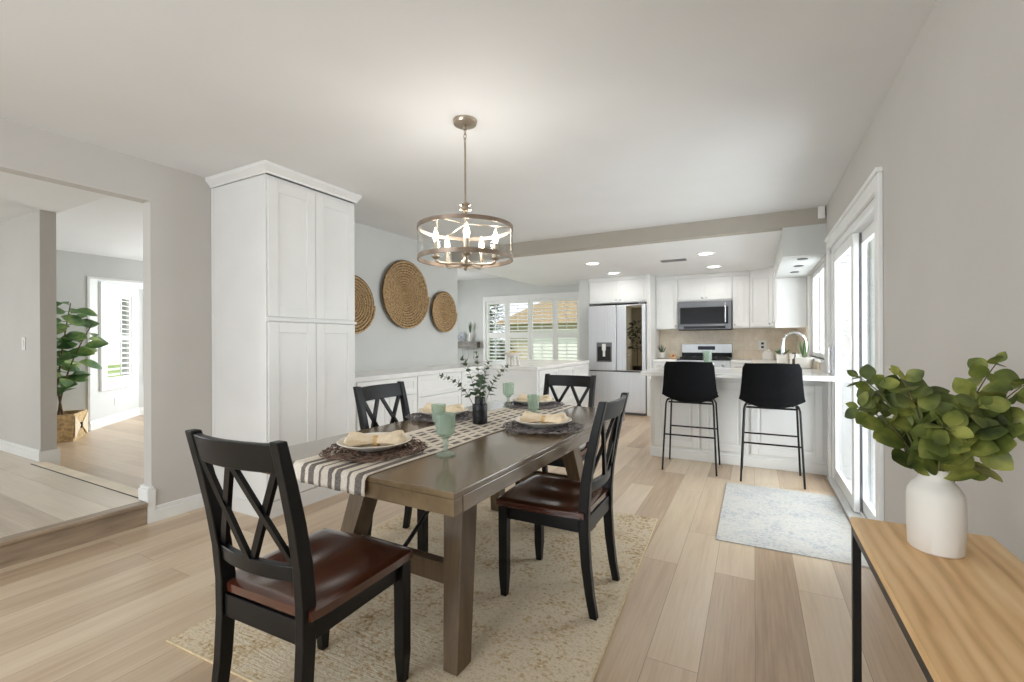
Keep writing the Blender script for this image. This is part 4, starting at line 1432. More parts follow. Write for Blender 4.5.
def make_stool(label):
    t = T('bar_stool', label, 'stool', (0, 0, 0), 0, 'black bar stools at the breakfast bar')
    # upholstered bucket shell: local +y is the front, the back is toward -y
    NU, NV = 22, 22
    # path of the centre line in (y, z): from the front lip, over the seat and up the back
    cl = [(0.235, 0.655), (0.20, 0.668), (0.10, 0.662), (0.0, 0.655), (-0.08, 0.656), (-0.145, 0.676), (-0.185, 0.725), (-0.208, 0.80), (-0.226, 0.90), (-0.242, 1.02)]
    def cpt(v):
        k = v * (len(cl) - 1)
        i = int(min(len(cl) - 2, k))
        f = k - i
        p0 = cl[max(0, i - 1)]; p1 = cl[i]; p2 = cl[i + 1]; p3 = cl[min(len(cl) - 1, i + 2)]
        r = []
        for a in (0, 1):
            r.append(0.5 * (2 * p1[a] + (p2[a] - p0[a]) * f + (2 * p0[a] - 5 * p1[a] + 4 * p2[a] - p3[a]) * f * f + (3 * p1[a] - p0[a] - 3 * p2[a] + p3[a]) * f ** 3))
        return r
    def shell(u, v):
        y, z = cpt(v)
        a = 2 * u - 1
        if v < 0.40:
            w = 0.212
        elif v < 0.58:
            w = 0.212 + 0.028 * math.sin(PI / 2 * (v - 0.40) / 0.18)
        else:
            w = 0.24 - 0.035 * (v - 0.58) / 0.42
        # rounded corners at both ends
        e = max(0, (v - 0.95) / 0.05)
        w *= 1 - 0.08 * e * e
        e2 = max(0, (0.06 - v) / 0.06)
        w *= 1 - 0.08 * e2 * e2
        q = abs(a) ** 2.4
        up = 0.05 * (1 - min(1, max(0, (v - 0.52) / 0.2)))      # raised seat sides
        fw = 0.055 * min(1, max(0, (v - 0.45) / 0.3))              # back sides wrap forward
        z2 = z + up * q - 0.016 * (1 - a * a) * math.exp(-((v - 0.55) / 0.14) ** 2)
        return (a * w, y + fw * q, z2 + (-0.004 * a * a if v > 0.9 else 0))
    mb = MB().grid(shell, NU, NV)
    s = P('seat_shell', mb, 'velvet', t, smooth=70)
    so = s.modifiers.new('thickness', 'SOLIDIFY')
    so.thickness = 0.035
    so.offset = 0
    bv_ = s.modifiers.new('edge', 'BEVEL')
    bv_.width = 0.012
    bv_.segments = 3
    bv_.limit_method = 'ANGLE'
    bv_.angle_limit = math.radians(50)
    r = 0.0085
    for sx in (-1, 1):
        # sled-like side loop: rear leg, under-seat bar, front leg
        P('leg', MB().tube([(sx * 0.232, -0.215, 0.004), (sx * 0.206, -0.158, 0.62), (sx * 0.198, -0.145, 0.652), (sx * 0.19, -0.115, 0.660)], r, 8), 'black_metal', t, smooth=60)
        P('leg', MB().tube([(sx * 0.232, 0.205, 0.004), (sx * 0.205, 0.155, 0.61), (sx * 0.19, 0.135, 0.64), (sx * 0.18, 0.10, 0.645)], r, 8), 'black_metal', t, smooth=60)
    fl = lambda f, sy: (0.232 - 0.026 * f / 0.62, sy)
    xr_ = 0.232 - 0.026 * 0.335 / 0.62
    P('rear_rung', MB().tube([(-xr_, -0.215 + 0.057 * 0.54, 0.335), (xr_, -0.215 + 0.057 * 0.54, 0.335)], 0.0075, 8), 'black_metal', t, smooth=60)
    P('footrest', MB().tube([(-xr_, 0.205 - 0.05 * 0.54, 0.355), (xr_, 0.205 - 0.05 * 0.54, 0.355)], 0.0075, 8), 'black_metal', t, smooth=60)
    P('seat_frame', MB().tube([(-0.19, -0.115, 0.632), (0.19, -0.115, 0.632)], 0.0085, 8).tube([(-0.18, 0.10, 0.632), (0.18, 0.10, 0.632)], 0.0085, 8).tube([(-0.19, -0.115, 0.655), (-0.18, 0.10, 0.642)], 0.0085, 8).tube([(0.19, -0.115, 0.655), (0.18, 0.10, 0.642)], 0.0085, 8), 'black_metal', t, smooth=60)
    return t
st = make_stool('left black bar stool, in front of the cooker')
st.location = (-0.530, 4.64, 0)
dup(st, (0.128, 4.575, 0), 0, 'right black bar stool, nearest the glass door')

# ------------------------------------------------------------------ kitchen back run
# fridge surround column (left) and panel (right)
S('trim_4', MB().box(-2.70, -2.525, 7.60, YB, 0, 2.284), 'wall_grey')
fpn = P('fridge_panel', MB().box(-1.522, -1.465, 7.47, YB - 0.002, 0, 2.284), 'cabinet', None)
tag(fpn, 'tall white side panel to the right of the fridge', 'panel')

fr = T('refrigerator', 'stainless french-door refrigerator with ice dispenser and dark mirrored right door', 'refrigerator', (-2.005, 7.85, 0))
FX0, FX1, FY = -2.478, -1.53, 7.42
FM = -2.005
P('cabinet_body', MB().box(FX0 + 0.005, FX1 - 0.005, FY + 0.10, YB - 0.02, 0.03, 1.785).box(FX0 + 0.02, FX1 - 0.02, FY + 0.12, YB - 0.05, 0.0, 0.03), 'steel_dark', fr, bevel=0.004, world=True)
def fdoor(name, x0, x1, z0, z1):
    return P(name, MB().box(x0, x1, FY, FY + 0.085, z0, z1), 'steel', fr, bevel=0.014, seg=3, world=True)
dl = fdoor('door', FX0, FM - 0.003, 0.715, 1.80)
dr = fdoor('door', FM + 0.003, FX1, 0.715, 1.80)
dz = fdoor('freezer_drawer', FX0, FX1, 0.04, 0.700)
P('glass_panel', MB().hexa([(-1.835, FY - 0.010, 0.73), (FX1 - 0.055, FY - 0.0045, 0.73), (FX1 - 0.055, FY - 0.0005, 0.73), (-1.835, FY - 0.0005, 0.73)], [(-1.835, FY - 0.010, 1.785), (FX1 - 0.055, FY - 0.0045, 1.785), (FX1 - 0.055, FY - 0.0005, 1.785), (-1.835, FY - 0.0005, 1.785)]), 'mirror_glass', dr, world=True, label='dark mirrored glass panel')
P('dispenser', MB().box(-2.335, -2.075, FY - 0.003, FY + 0.001, 0.86, 1.185), 'steel_dark', dl, bevel=0.001, world=True)
P('dispenser_recess', MB().box(-2.315, -2.095, FY - 0.0045, FY - 0.003, 0.88, 1.115), 'dark_gap', dl, world=True)
P('dispenser_spout', MB().box(-2.235, -2.175, FY - 0.03, FY - 0.0045, 1.05, 1.16).box(-2.225, -2.185, FY - 0.018, FY - 0.0045, 0.95, 1.05), 'plastic_white', dl, bevel=0.003, world=True)
P('handle_groove', MB().box(FX0 + 0.01, FX1 - 0.01, FY + 0.02, FY + 0.07, 0.700, 0.715), 'dark_gap', fr, world=True)
P('hinge_cap', MB().box(FX0 + 0.02, FX0 + 0.12, FY + 0.03, FY + 0.1, 1.80, 1.82).box(FX1 - 0.12, FX1 - 0.02, FY + 0.03, FY + 0.1, 1.80, 1.82), 'steel_dark', fr, world=True)

# wall cabinets
def wallcab(name_label, x0, x1, yf, z0, z1, doors, cat='cabinet', knobs=None, **kw):
    t = T('wall_cabinet', name_label, cat, ((x0 + x1) / 2, (yf + YB) / 2, z0), 0, 'white kitchen wall cabinets')
    P('carcass', MB().box(x0, x1, yf, YB - 0.002, z0, z1), 'cabinet', t, world=True)
    for i, (a, b) in enumerate(doors):
        door(t, 'y', yf, -1, a, b, z0 + 0.02, z1 - 0.075, fw=0.055, th=0.02, raised=True, knob=(knobs[i] if knobs else None), **kw)
    P('cornice', MB().box(x0, x1, yf - 0.022, yf, z1 - 0.06, z1), 'cabinet', t, bevel=0.006, world=True)
    return t
wallcab('wide white wall cabinet with two arched doors above the fridge', -2.52, -1.524, 7.60, 1.845, 2.284, ((-2.50, -2.012), (-2.002, -1.535)), knobs=((-2.045, 1.90), (-1.97, 1.90)), arch=True)
wallcab('white wall cabinet with one door between fridge and microwave', -1.463, -1.107, 7.95, 1.40, 2.284, ((-1.452, -1.115),), knobs=((-1.145, 1.455),), arch=True)
wallcab('white wall cabinet with two doors above the microwave', -1.105, -0.298, 7.95, 1.845, 2.284, ((-1.097, -0.705), (-0.70, -0.306)), knobs=((-0.735, 1.90), (-0.67, 1.90)), arch=True)
wallcab('narrow white wall cabinet right of the microwave', -0.296, -0.052, 7.95, 1.40, 2.284, ((-0.288, -0.06),), knobs=((-0.262, 1.455),), arch=False)
# diagonal corner cabinet
cc = T('wall_cabinet', 'white corner wall cabinet with a diagonal door', 'cabinet', (0.3, 7.95, 1.40), 0, 'white kitchen wall cabinets')
pl = [(-0.05, YB - 0.002), (-0.05, 7.95), (0.262, 7.64), (XR - 0.002, 7.64), (XR - 0.002, YB - 0.002)]
mb = MB()
nn = len(pl)
mb.add([(x, y, 1.40) for x, y in pl] + [(x, y, 2.284) for x, y in pl],
       [tuple(reversed(range(nn))), tuple(range(nn, 2 * nn))] + [(i, (i + 1) % nn, nn + (i + 1) % nn, nn + i) for i in range(nn)])
P('carcass', mb, 'cabinet', cc, world=True)
dd = shaker('y', 0, -1, 0.012, 0.428, 1.42, 2.209, fw=0.055, th=0.02, raised=True)
ca, sa = math.cos(-PI / 4), math.sin(-PI / 4)
rot = lambda p: (-0.05 + p[0] * ca - p[1] * sa, 7.95 + p[0] * sa + p[1] * ca, p[2])
dd.v = [rot(p) for p in dd.v]
dco = P('door', dd, 'cabinet', cc, bevel=0.003, world=True)
kk = knob_at('y', -0.02, -1, 0.395, 1.455)
kk.v = [rot(p) for p in kk.v]
P('knob', kk, 'chrome', dco, smooth=50, world=True)
# end cabinet on the right wall
ec = T('wall_cabinet', 'white end wall cabinet on the right wall with a plain side panel facing the room', 'cabinet', (0.42, 7.2, 1.385), 0, 'white kitchen wall cabinets')
P('carcass', MB().box(0.262, XR - 0.002, 6.845, 7.638, 1.385, 2.284), 'cabinet', ec, world=True)
door(ec, 'x', 0.262, -1, 6.86, 7.625, 1.40, 2.21, fw=0.055, th=0.02, raised=True, knob=(6.90, 1.45))
P('light_rail', MB().box(0.245, XR - 0.002, 6.835, 6.845, 1.37, 1.40), 'cabinet', ec, world=True)

# microwave
mw = T('microwave', 'stainless over-the-range microwave under the two-door cabinet', 'microwave', (-0.70, 8.08, 1.385))
MX0, MX1, MY = -1.10, -0.303, 7.90
P('case', MB().box(MX0, MX1, MY, YB - 0.002, 1.385, 1.842), 'steel_dark', mw, bevel=0.004, world=True)
mdoor = P('door', MB().box(MX0 + 0.004, MX1 - 0.004, MY - 0.03, MY - 0.001, 1.46, 1.835), 'steel_mid', mw, bevel=0.005, world=True)
P('window', MB().box(MX0 + 0.035, MX1 - 0.05, MY - 0.033, MY - 0.0305, 1.475, 1.745), 'black_glass', mdoor, world=True)
P('handle', MB().tube([(MX1 - 0.09, MY - 0.031, 1.49), (MX1 - 0.09, MY - 0.062, 1.50), (MX1 - 0.09, MY - 0.062, 1.80), (MX1 - 0.09, MY - 0.031, 1.81)], 0.011, 10), 'chrome', mdoor, smooth=50, world=True)
P('control_strip', MB().box(MX0 + 0.09, MX1 - 0.09, MY - 0.032, MY - 0.0305, 1.400, 1.440), 'black_glass', P('control_panel', MB().box(MX0 + 0.004, MX1 - 0.004, MY - 0.03, MY - 0.001, 1.388, 1.456), 'steel_mid', mw, bevel=0.004, world=True), world=True)
P('vent_lip', MB().box(MX0 + 0.01, MX1 - 0.01, MY, MY + 0.06, 1.372, 1.385), 'dark_gap', mw, world=True)

# range
rgx0, rgx1 = -1.085, -0.312
ra = T('kitchen_range', 'stainless gas range with a raised back panel and clock display', 'oven', (-0.70, 7.95, 0))
P('body', MB().box(rgx0, rgx1, 7.66, YB - 0.016, 0.0, 0.905), 'steel', ra, bevel=0.004, world=True)
P('cooktop', MB().box(rgx0 + 0.002, rgx1 - 0.002, 7.62, 8.19, 0.9055, 0.918), 'black_glass', ra, bevel=0.003, world=True)
P('back_panel', MB().box(rgx0, rgx1, 8.192, YB - 0.016, 0.9055, 1.152), 'steel', ra, bevel=0.006, world=True)
P('display', MB().box(-0.83, -0.565, 8.188, 8.1915, 1.055, 1.115), 'display', ra, world=True)
P('vent_slot', MB().box(rgx0 + 0.004, rgx1 - 0.004, 8.186, 8.1915, 0.93, 1.008), 'black_glass', ra, world=True)
mb = MB()
for gx in (rgx0 + 0.05, -0.86, -0.70, -0.54, rgx1 - 0.05):
    mb.box(gx - 0.008, gx + 0.008, 7.68, 8.15, 0.93, 0.948)
for gy in (7.69, 7.92, 8.14):
    mb.box(rgx0 + 0.04, rgx1 - 0.04, gy - 0.008, gy + 0.008, 0.93, 0.948)
for gx in (rgx0 + 0.05, -0.70, rgx1 - 0.05):
    for gy in (7.69, 7.92, 8.14):
        mb.box(gx - 0.01, gx + 0.01, gy - 0.01, gy + 0.01, 0.9182, 0.931)
P('burner_grate', mb, 'black_metal', ra, world=True)
od = P('oven_door', MB().box(rgx0 + 0.005, rgx1 - 0.005, 7.615, 7.659, 0.18, 0.76), 'steel', ra, bevel=0.006, world=True)
P('oven_window', MB().box(rgx0 + 0.12, rgx1 - 0.12, 7.611, 7.6145, 0.30, 0.62), 'black_glass', od, world=True)
P('oven_handle', MB().tube([(rgx0 + 0.06, 7.614, 0.715), (rgx0 + 0.06, 7.57, 0.72), (rgx1 - 0.06, 7.57, 0.72), (rgx1 - 0.06, 7.614, 0.715)], 0.012, 10), 'chrome', od, smooth=50, world=True)
for k in range(5):
    P('knob', knob_at('y', 7.659, -1, rgx0 + 0.1 + k * 0.143, 0.83, 0.022), 'chrome', ra, smooth=50, world=True)

# base cabinets on the back and right walls
def base_k(label, x0, x1, y0, y1, axis, p, sgn, splits):
    t = T('base_cabinet', label, 'cabinet', ((x0 + x1) / 2, (y0 + y1) / 2, 0), 0, 'kitchen base cabinets')
    P('carcass', MB().box(x0, x1, y0, y1, 0.0, 0.868), 'cabinet', t, world=True)
    for (a, b) in splits:
        door(t, axis, p, sgn, a, b, 0.70, 0.86, fw=0.04, name='drawer', knob=((a + b) / 2, 0.78))
        door(t, axis, p, sgn, a, b, 0.11, 0.69, fw=0.055, raised=True, knob=(b - 0.04, 0.62))
    return t
base_k('white base cabinet squeezed between fridge panel and range', -1.463, -1.088, 7.65, YB - 0.002, 'y', 7.65, -1, ((-1.455, -1.095),))
base_k('white base cabinet to the right of the range', -0.309, -0.002, 7.65, YB - 0.002, 'y', 7.65, -1, ((-0.30, -0.03),))
base_k('white sink base cabinet along the right wall', 0.0, XR - 0.002, 5.505, YB - 0.002, 'x', 0.0, -1, ((5.53, 6.2), (6.21, 6.9), (6.91, 7.6)))
w4 = P('worktop', MB().box(-1.463, -1.088, 7.625, YB - 0.016, 0.869, 0.909), 'quartz', None, bevel=0.004)
tag(w4, 'short white worktop between fridge and range', 'worktop')
w5 = P('worktop', MB().box(-0.309, XR - 0.002, 7.625, YB - 0.016, 0.869, 0.909).box(-0.025, XR - 0.002, 5.522, 7.6245, 0.869, 0.909), 'quartz', None, bevel=0.003)
tag(w5, 'white worktop right of the range, running along the sink wall', 'worktop')
S('backsplash_far', MB().box(-1.463, XR - 0.002, YB - 0.014, YB - 0.001, 0.91, 1.398), 'backsplash')
S('backsplash_right', MB().box(XR - 0.013, XR - 0.001, 6.66, YB - 0.016, 0.91, 1.383).box(XR - 0.013, XR - 0.001, 5.53, 6.66, 0.91, 0.985), 'backsplash')

# faucet
fc = T('faucet', 'tall chrome gooseneck kitchen faucet by the sink window', 'faucet', (0.515, 6.08, 0.9095))
P('base', MB().lathe([(0.0001, 0), (0.03, 0), (0.03, 0.006), (0.022, 0.012), (0.02, 0.06), (0.0001, 0.06)], 18), 'chrome', fc, smooth=40)
arc = [(0, 0, 0.06), (0, 0, 0.27)] + [(-0.11 + 0.11 * math.cos(a), 0, 0.27 + 0.115 * math.sin(a)) for a in [PI * i / 14 for i in range(1, 14)]] + [(-0.222, 0, 0.24)]
P('gooseneck', MB().tube(arc, 0.0135, 12), 'chrome', fc, smooth=60)
P('spray_head', MB().lathe([(0.0001, 0.0), (0.017, 0.0), (0.019, 0.03), (0.015, 0.11), (0.0001, 0.11)], 14, (-0.224, 0, 0.13)), 'chrome', fc, smooth=40)
P('lever', MB().tube([(0, -0.02, 0.05), (0, -0.05, 0.06), (0.005, -0.09, 0.085)], 0.006, 8), 'chrome', fc, smooth=50)
sk = P('kitchen_sink', MB().lathe([(0.0001, 0.0)], 3) if False else MB().box(0.09, 0.44, 5.78, 5.785, 0.9095, 0.912).box(0.09, 0.44, 6.375, 6.38, 0.9095, 0.912).box(0.09, 0.095, 5.785, 6.375, 0.9095, 0.912).box(0.435, 0.44, 5.785, 6.375, 0.9095, 0.912).box(0.095, 0.435, 5.785, 6.375, 0.9095, 0.9105), 'steel', None)
tag(sk, 'stainless sink rim set in the worktop below the side window', 'sink')

# ------------------------------------------------------------------ things on the kitchen worktops
def potted(name, label, loc, pot, plant, pm='ceramic', group=None):
    o = P(name, pot, pm, None, smooth=40)
    o.location = loc
    return tag(o, label, 'pot')
ZK = 0.9098
def square_pot(w, h):
    mb = MB()
    a = w / 2
    lo = [(-a * 0.92, -a * 0.92, 0), (a * 0.92, -a * 0.92, 0), (a * 0.92, a * 0.92, 0), (-a * 0.92, a * 0.92, 0)]
    mb.hexa(lo, [(-a, -a, h), (a, -a, h), (a, a, h), (-a, a, h)])
    return mb
def spiky(name, label, loc, seed, n, L, W, spread, m='leaf_succ', cat='plant', ymax=1.0):
    rnd = random.Random(seed)
    t = T(name, label, cat, loc)
    lv = MB()
    for i in range(n):
        a = 2 * PI * i / n + rnd.uniform(-0.3, 0.3)
        e = rnd.uniform(0.15, spread)
        lv.leaf((0.008 * math.cos(a), 0.008 * math.sin(a), 0), (e * math.cos(a), e * math.sin(a) * ymax, 1), (math.cos(a), math.sin(a), 0.2), L * rnd.uniform(0.7, 1.1), W, 0.12, 0.35, 5)
    P('leaves', lv, m, t, smooth=60)
    return t
potted('plant_pot', 'small white cup pot on the worktop left of the range', (-1.365, 7.93, ZK + 0.012), MB().lathe([(0.0001, 0), (0.042, 0), (0.05, 0.09), (0.046, 0.09), (0.044, 0.075), (0.0001, 0.075)], 24), None)
sauc = P('saucer', MB().lathe([(0.0001, 0), (0.075, 0), (0.08, 0.012), (0.0001, 0.0115)], 24), 'grey_wood', None, smooth=40)
sauc.location = (-1.365, 7.93, ZK)
tag(sauc, 'grey coaster under the small white cup pot left of the range', 'coaster')
spiky('aloe_plant', 'spiky little aloe in the small white pot left of the range', (-1.365, 7.93, ZK + 0.088), 3, 11, 0.15, 0.02, 0.9, 'leaf_sprig')
wb_ = T('wooden_box', 'small pale wooden box with a dark round hole, beside the pot left of the range', 'box', (-1.19, 7.93, ZK))
P('box', MB().box(-0.04, 0.04, -0.03, 0.03, 0, 0.085), 'wood_small', wb_, bevel=0.012, seg=3)
P('hole', MB().lathe([(0.0001, 0.0), (0.013, 0.0), (0.013, 0.002), (0.0001, 0.002)], 14, (0.01, -0.0325, 0.05), 'y'), 'dark_gap', wb_)
cn = T('canister', 'white lidded canister on the worktop below the outlet', 'canister', (0.20, 7.98, ZK))
P('jar', MB().lathe([(0.0001, 0), (0.085, 0), (0.09, 0.01), (0.085, 0.10), (0.07, 0.125), (0.0001, 0.125)], 28), 'ceramic', cn, smooth=40)
P('lid', MB().lathe([(0.0001, 0.1255), (0.06, 0.1255), (0.062, 0.14), (0.03, 0.15), (0.012, 0.155), (0.014, 0.17), (0.0001, 0.175)], 24), 'ceramic', cn, smooth=40)
potted('plant_pot', 'white square tapered pot on the worktop behind the right stool', (0.325, 6.95, ZK), square_pot(0.125, 0.115), None)
spiky('trailing_plant', 'low bushy green plant in the square tapered pot', (0.325, 6.95, ZK + 0.1155), 5, 26, 0.10, 0.035, 2.6)
potted('plant_pot', 'white round pot behind the aloe pot, near the faucet', (0.47, 6.72, ZK), MB().lathe([(0.0001, 0), (0.07, 0), (0.075, 0.13), (0.068, 0.13), (0.066, 0.11), (0.0001, 0.11)], 24), None)
potted('plant_pot', 'wide white pot on the worktop nearest the glass door', (0.475, 5.78, ZK), MB().lathe([(0.0001, 0), (0.076, 0), (0.083, 0.006), (0.083, 0.115), (0.076, 0.115), (0.074, 0.10), (0.0001, 0.10)], 28), None)
spiky('aloe_plant', 'grey-green aloe spreading from the wide white pot by the sink window', (0.475, 5.78, ZK + 0.1005), 9, 12, 0.22, 0.022, 0.75, 'leaf_succ')
sb_ = T('soap_bottle', 'small amber pump bottle beside the wide white pot', 'bottle', (0.40, 5.90, ZK))
P('bottle', MB().lathe([(0.0001, 0), (0.026, 0), (0.028, 0.01), (0.028, 0.09), (0.012, 0.105), (0.012, 0.115), (0.0001, 0.115)], 18), 'amber', sb_, smooth=40)
P('pump', MB().cyl((0, 0, 0), 0.006, 0.1155, 0.15, 10).box(-0.03, 0.006, -0.006, 0.006, 0.15, 0.16), 'black_metal', sb_)
tg = P('glass_tumbler', MB().lathe([(0.0001, 0), (0.036, 0), (0.038, 0.01), (0.046, 0.19), (0.044, 0.19), (0.036, 0.015), (0.0001, 0.012)], 24), 'goblet', None, smooth=60)
tg.location = (-0.435, 5.22, 0.9105)
tag(tg, 'tall pale glass on the breakfast bar between the two stools', 'glass')
pst = P('plate', MB().lathe([(0.0001, 0.0), (0.09, 0.0), (0.15, 0.022), (0.152, 0.026), (0.09, 0.010), (0.0001, 0.008)], 32), 'black_ceramic', None, smooth=40)
pst.location = (-0.635, 5.12, 0.9105)
tag(pst, 'dark plate on the breakfast bar behind the left stool', 'plate')
pnk = P('napkin', MB().grid(lambda u, v: (-0.06 + 0.12 * u, -0.04 + 0.08 * v, 0.018 + 0.02 * math.sin(PI * u) * math.sin(PI * v) + 0.004 * math.sin(17 * u + 5 * v)), 14, 10), 'ceramic', None, smooth=60)
pnk.location = (-0.635, 5.12, 0.9105)
pnk.modifiers.new('thickness', 'SOLIDIFY').thickness = 0.006
tag(pnk, 'folded white napkin on the dark plate of the breakfast bar', 'napkin')
ol = T('wall_outlet', 'white outlet plate on the stone backsplash above the canister', 'outlet', (0.12, YB - 0.0145, 1.13))
P('plate', MB().box(-0.06, 0.06, -0.005, 0, -0.075, 0.075), 'plastic_white', ol, bevel=0.002)
P('socket', MB().box(-0.018, 0.018, -0.007, -0.005, 0.012, 0.045).box(-0.018, 0.018, -0.007, -0.005, -0.045, -0.012), 'dark_gap', ol)

# ------------------------------------------------------------------ ceiling and wall fittings
names = ['recessed ceiling light nearest the camera on the right of the kitchen', 'recessed ceiling light above the microwave', 'recessed ceiling light nearest the camera on the left of the kitchen', 'recessed ceiling light in front of the fridge']
for (x, y), lb in zip(((-0.52, 6.08), (-0.515, 7.22), (-1.97, 6.09), (-1.96, 7.12)), names):
    t = T('recessed_light', lb, 'ceiling light', (x, y, 2.2848), 0, 'recessed lights in the kitchen ceiling')
    P('trim_ring', MB().lathe([(0.082, -0.001), (0.108, -0.001), (0.106, -0.008), (0.084, -0.006), (0.082, -0.001)], 32), 'plastic_white', t, smooth=40)
    P('lens', MB().lathe([(0.0001, -0.004), (0.081, -0.004), (0.081, -0.002), (0.0001, -0.002)], 28), 'downlight', t)
    lamp('downlight', 'AREA', (x, y, 2.272), 2.2 if (x < -1.5 and y > 7) else 4.0, (1.0, 0.98, 0.95), (0, 0, 0), 0.15)
for k, y in enumerate((5.28, 5.76, 6.26)):
    t = T('puck_light', ('nearest', 'middle', 'farthest')[k] + ' of the three dark puck lights under the sink soffit', 'light', (0.425, y, 2.0098), 0, 'puck lights under the soffit')
    P('ring', MB().lathe([(0.0001, -0.001), (0.045, -0.001), (0.045, -0.008), (0.035, -0.006), (0.0001, -0.006)], 24), 'steel_dark', t, smooth=40)
av = T('air_vent', 'small rectangular ceiling air vent in the kitchen', 'air vent', (-0.945, 6.39, 2.2848))
P('frame', MB().box(-0.16, 0.16, -0.07, -0.06, -0.008, 0).box(-0.16, 0.16, 0.06, 0.07, -0.008, 0).box(-0.16, -0.15, -0.06, 0.06, -0.008, 0).box(0.15, 0.16, -0.06, 0.06, -0.008, 0), 'steel_dark', av)
P('slats', MB().box(-0.15, 0.15, -0.048, -0.036, -0.006, 0).box(-0.15, 0.15, -0.024, -0.012, -0.006, 0).box(-0.15, 0.15, 0.0, 0.012, -0.006, 0).box(-0.15, 0.15, 0.024, 0.036, -0.006, 0).box(-0.15, 0.15, 0.046, 0.058, -0.006, 0), 'steel_dark', av)
ms = P('motion_sensor', MB().box(-0.026, 0.026, -0.04, 0, -0.055, 0.055).box(-0.018, 0.018, -0.046, -0.04, -0.04, 0.005), 'plastic_white', None, bevel=0.006, seg=3)
ms.location = (0.552, 5.049, 2.385)
tag(ms, 'small white motion sensor on the beam in the ceiling corner', 'sensor')
ls = T('light_switch', 'white light switch on the foyer wall at the left edge', 'switch', (-6.08, 1.6295, 1.21))
P('plate', MB().box(-0.04, 0.04, -0.006, 0, -0.06, 0.06), 'plastic_white', ls, bevel=0.002)
P('rocker', MB().box(-0.017, 0.017, -0.010, -0.006, -0.034, 0.034), 'plastic_white', ls, bevel=0.002)
bo = T('wall_outlet', 'white outlet plate below the angled shuttered window', 'outlet', (A0[0] + dA.x * 0.69, A0[1] + dA.y * 0.69, 0.32), math.atan2(dA.y, dA.x))
P('plate', MB().box(-0.04, 0.04, -0.007, -0.001, -0.06, 0.06), 'plastic_white', bo, bevel=0.002)
P('socket', MB().box(-0.016, 0.016, -0.009, -0.007, 0.008, 0.036).box(-0.016, 0.016, -0.009, -0.007, -0.036, -0.008), 'plastic_white', bo)

# ------------------------------------------------------------------ console table with the big white vase
CX0, CX1, CY0, CY1, CZ = 0.222, 0.493, 0.22, 1.475, 0.75
ct = T('console_table', 'narrow console table with pale oak top and black metal frame, lower right', 'table', ((CX0 + CX1) / 2, (CY0 + CY1) / 2, 0))
P('tabletop', MB().box(CX0, CX1, CY0, CY1, CZ - 0.018, CZ), 'oak_top', ct, bevel=0.0015, world=True)
fm = MB()
q = 0.02
fm.box(CX0 + 0.002, CX1 - 0.002, CY0 + 0.002, CY0 + q, CZ - 0.04, CZ - 0.0185).box(CX0 + 0.002, CX1 - 0.002, CY1 - q, CY1 - 0.002, CZ - 0.04, CZ - 0.0185)
fm.box(CX0 + 0.002, CX0 + q, CY0 + q, CY1 - q, CZ - 0.04, CZ - 0.0185).box(CX1 - q, CX1 - 0.002, CY0 + q, CY1 - q, CZ - 0.04, CZ - 0.0185)
P('top_frame', fm, 'black_metal', ct, world=True)
for (x, y) in ((CX0 + 0.002, CY0 + 0.002), (CX0 + 0.002, CY1 - q), (CX1 - q, CY0 + 0.002), (CX1 - q, CY1 - q)):
    P('leg', MB().box(x, x + q - 0.002, y, y + q - 0.002, 0, CZ - 0.0405), 'black_metal', ct, world=True)
P('lower_rail', MB().box(CX0 + q, CX1 - q, CY1 - q, CY1 - 0.002, 0.08, 0.10).box(CX0 + q, CX1 - q, CY0 + 0.002, CY0 + q, 0.08, 0.10), 'black_metal', ct, world=True)

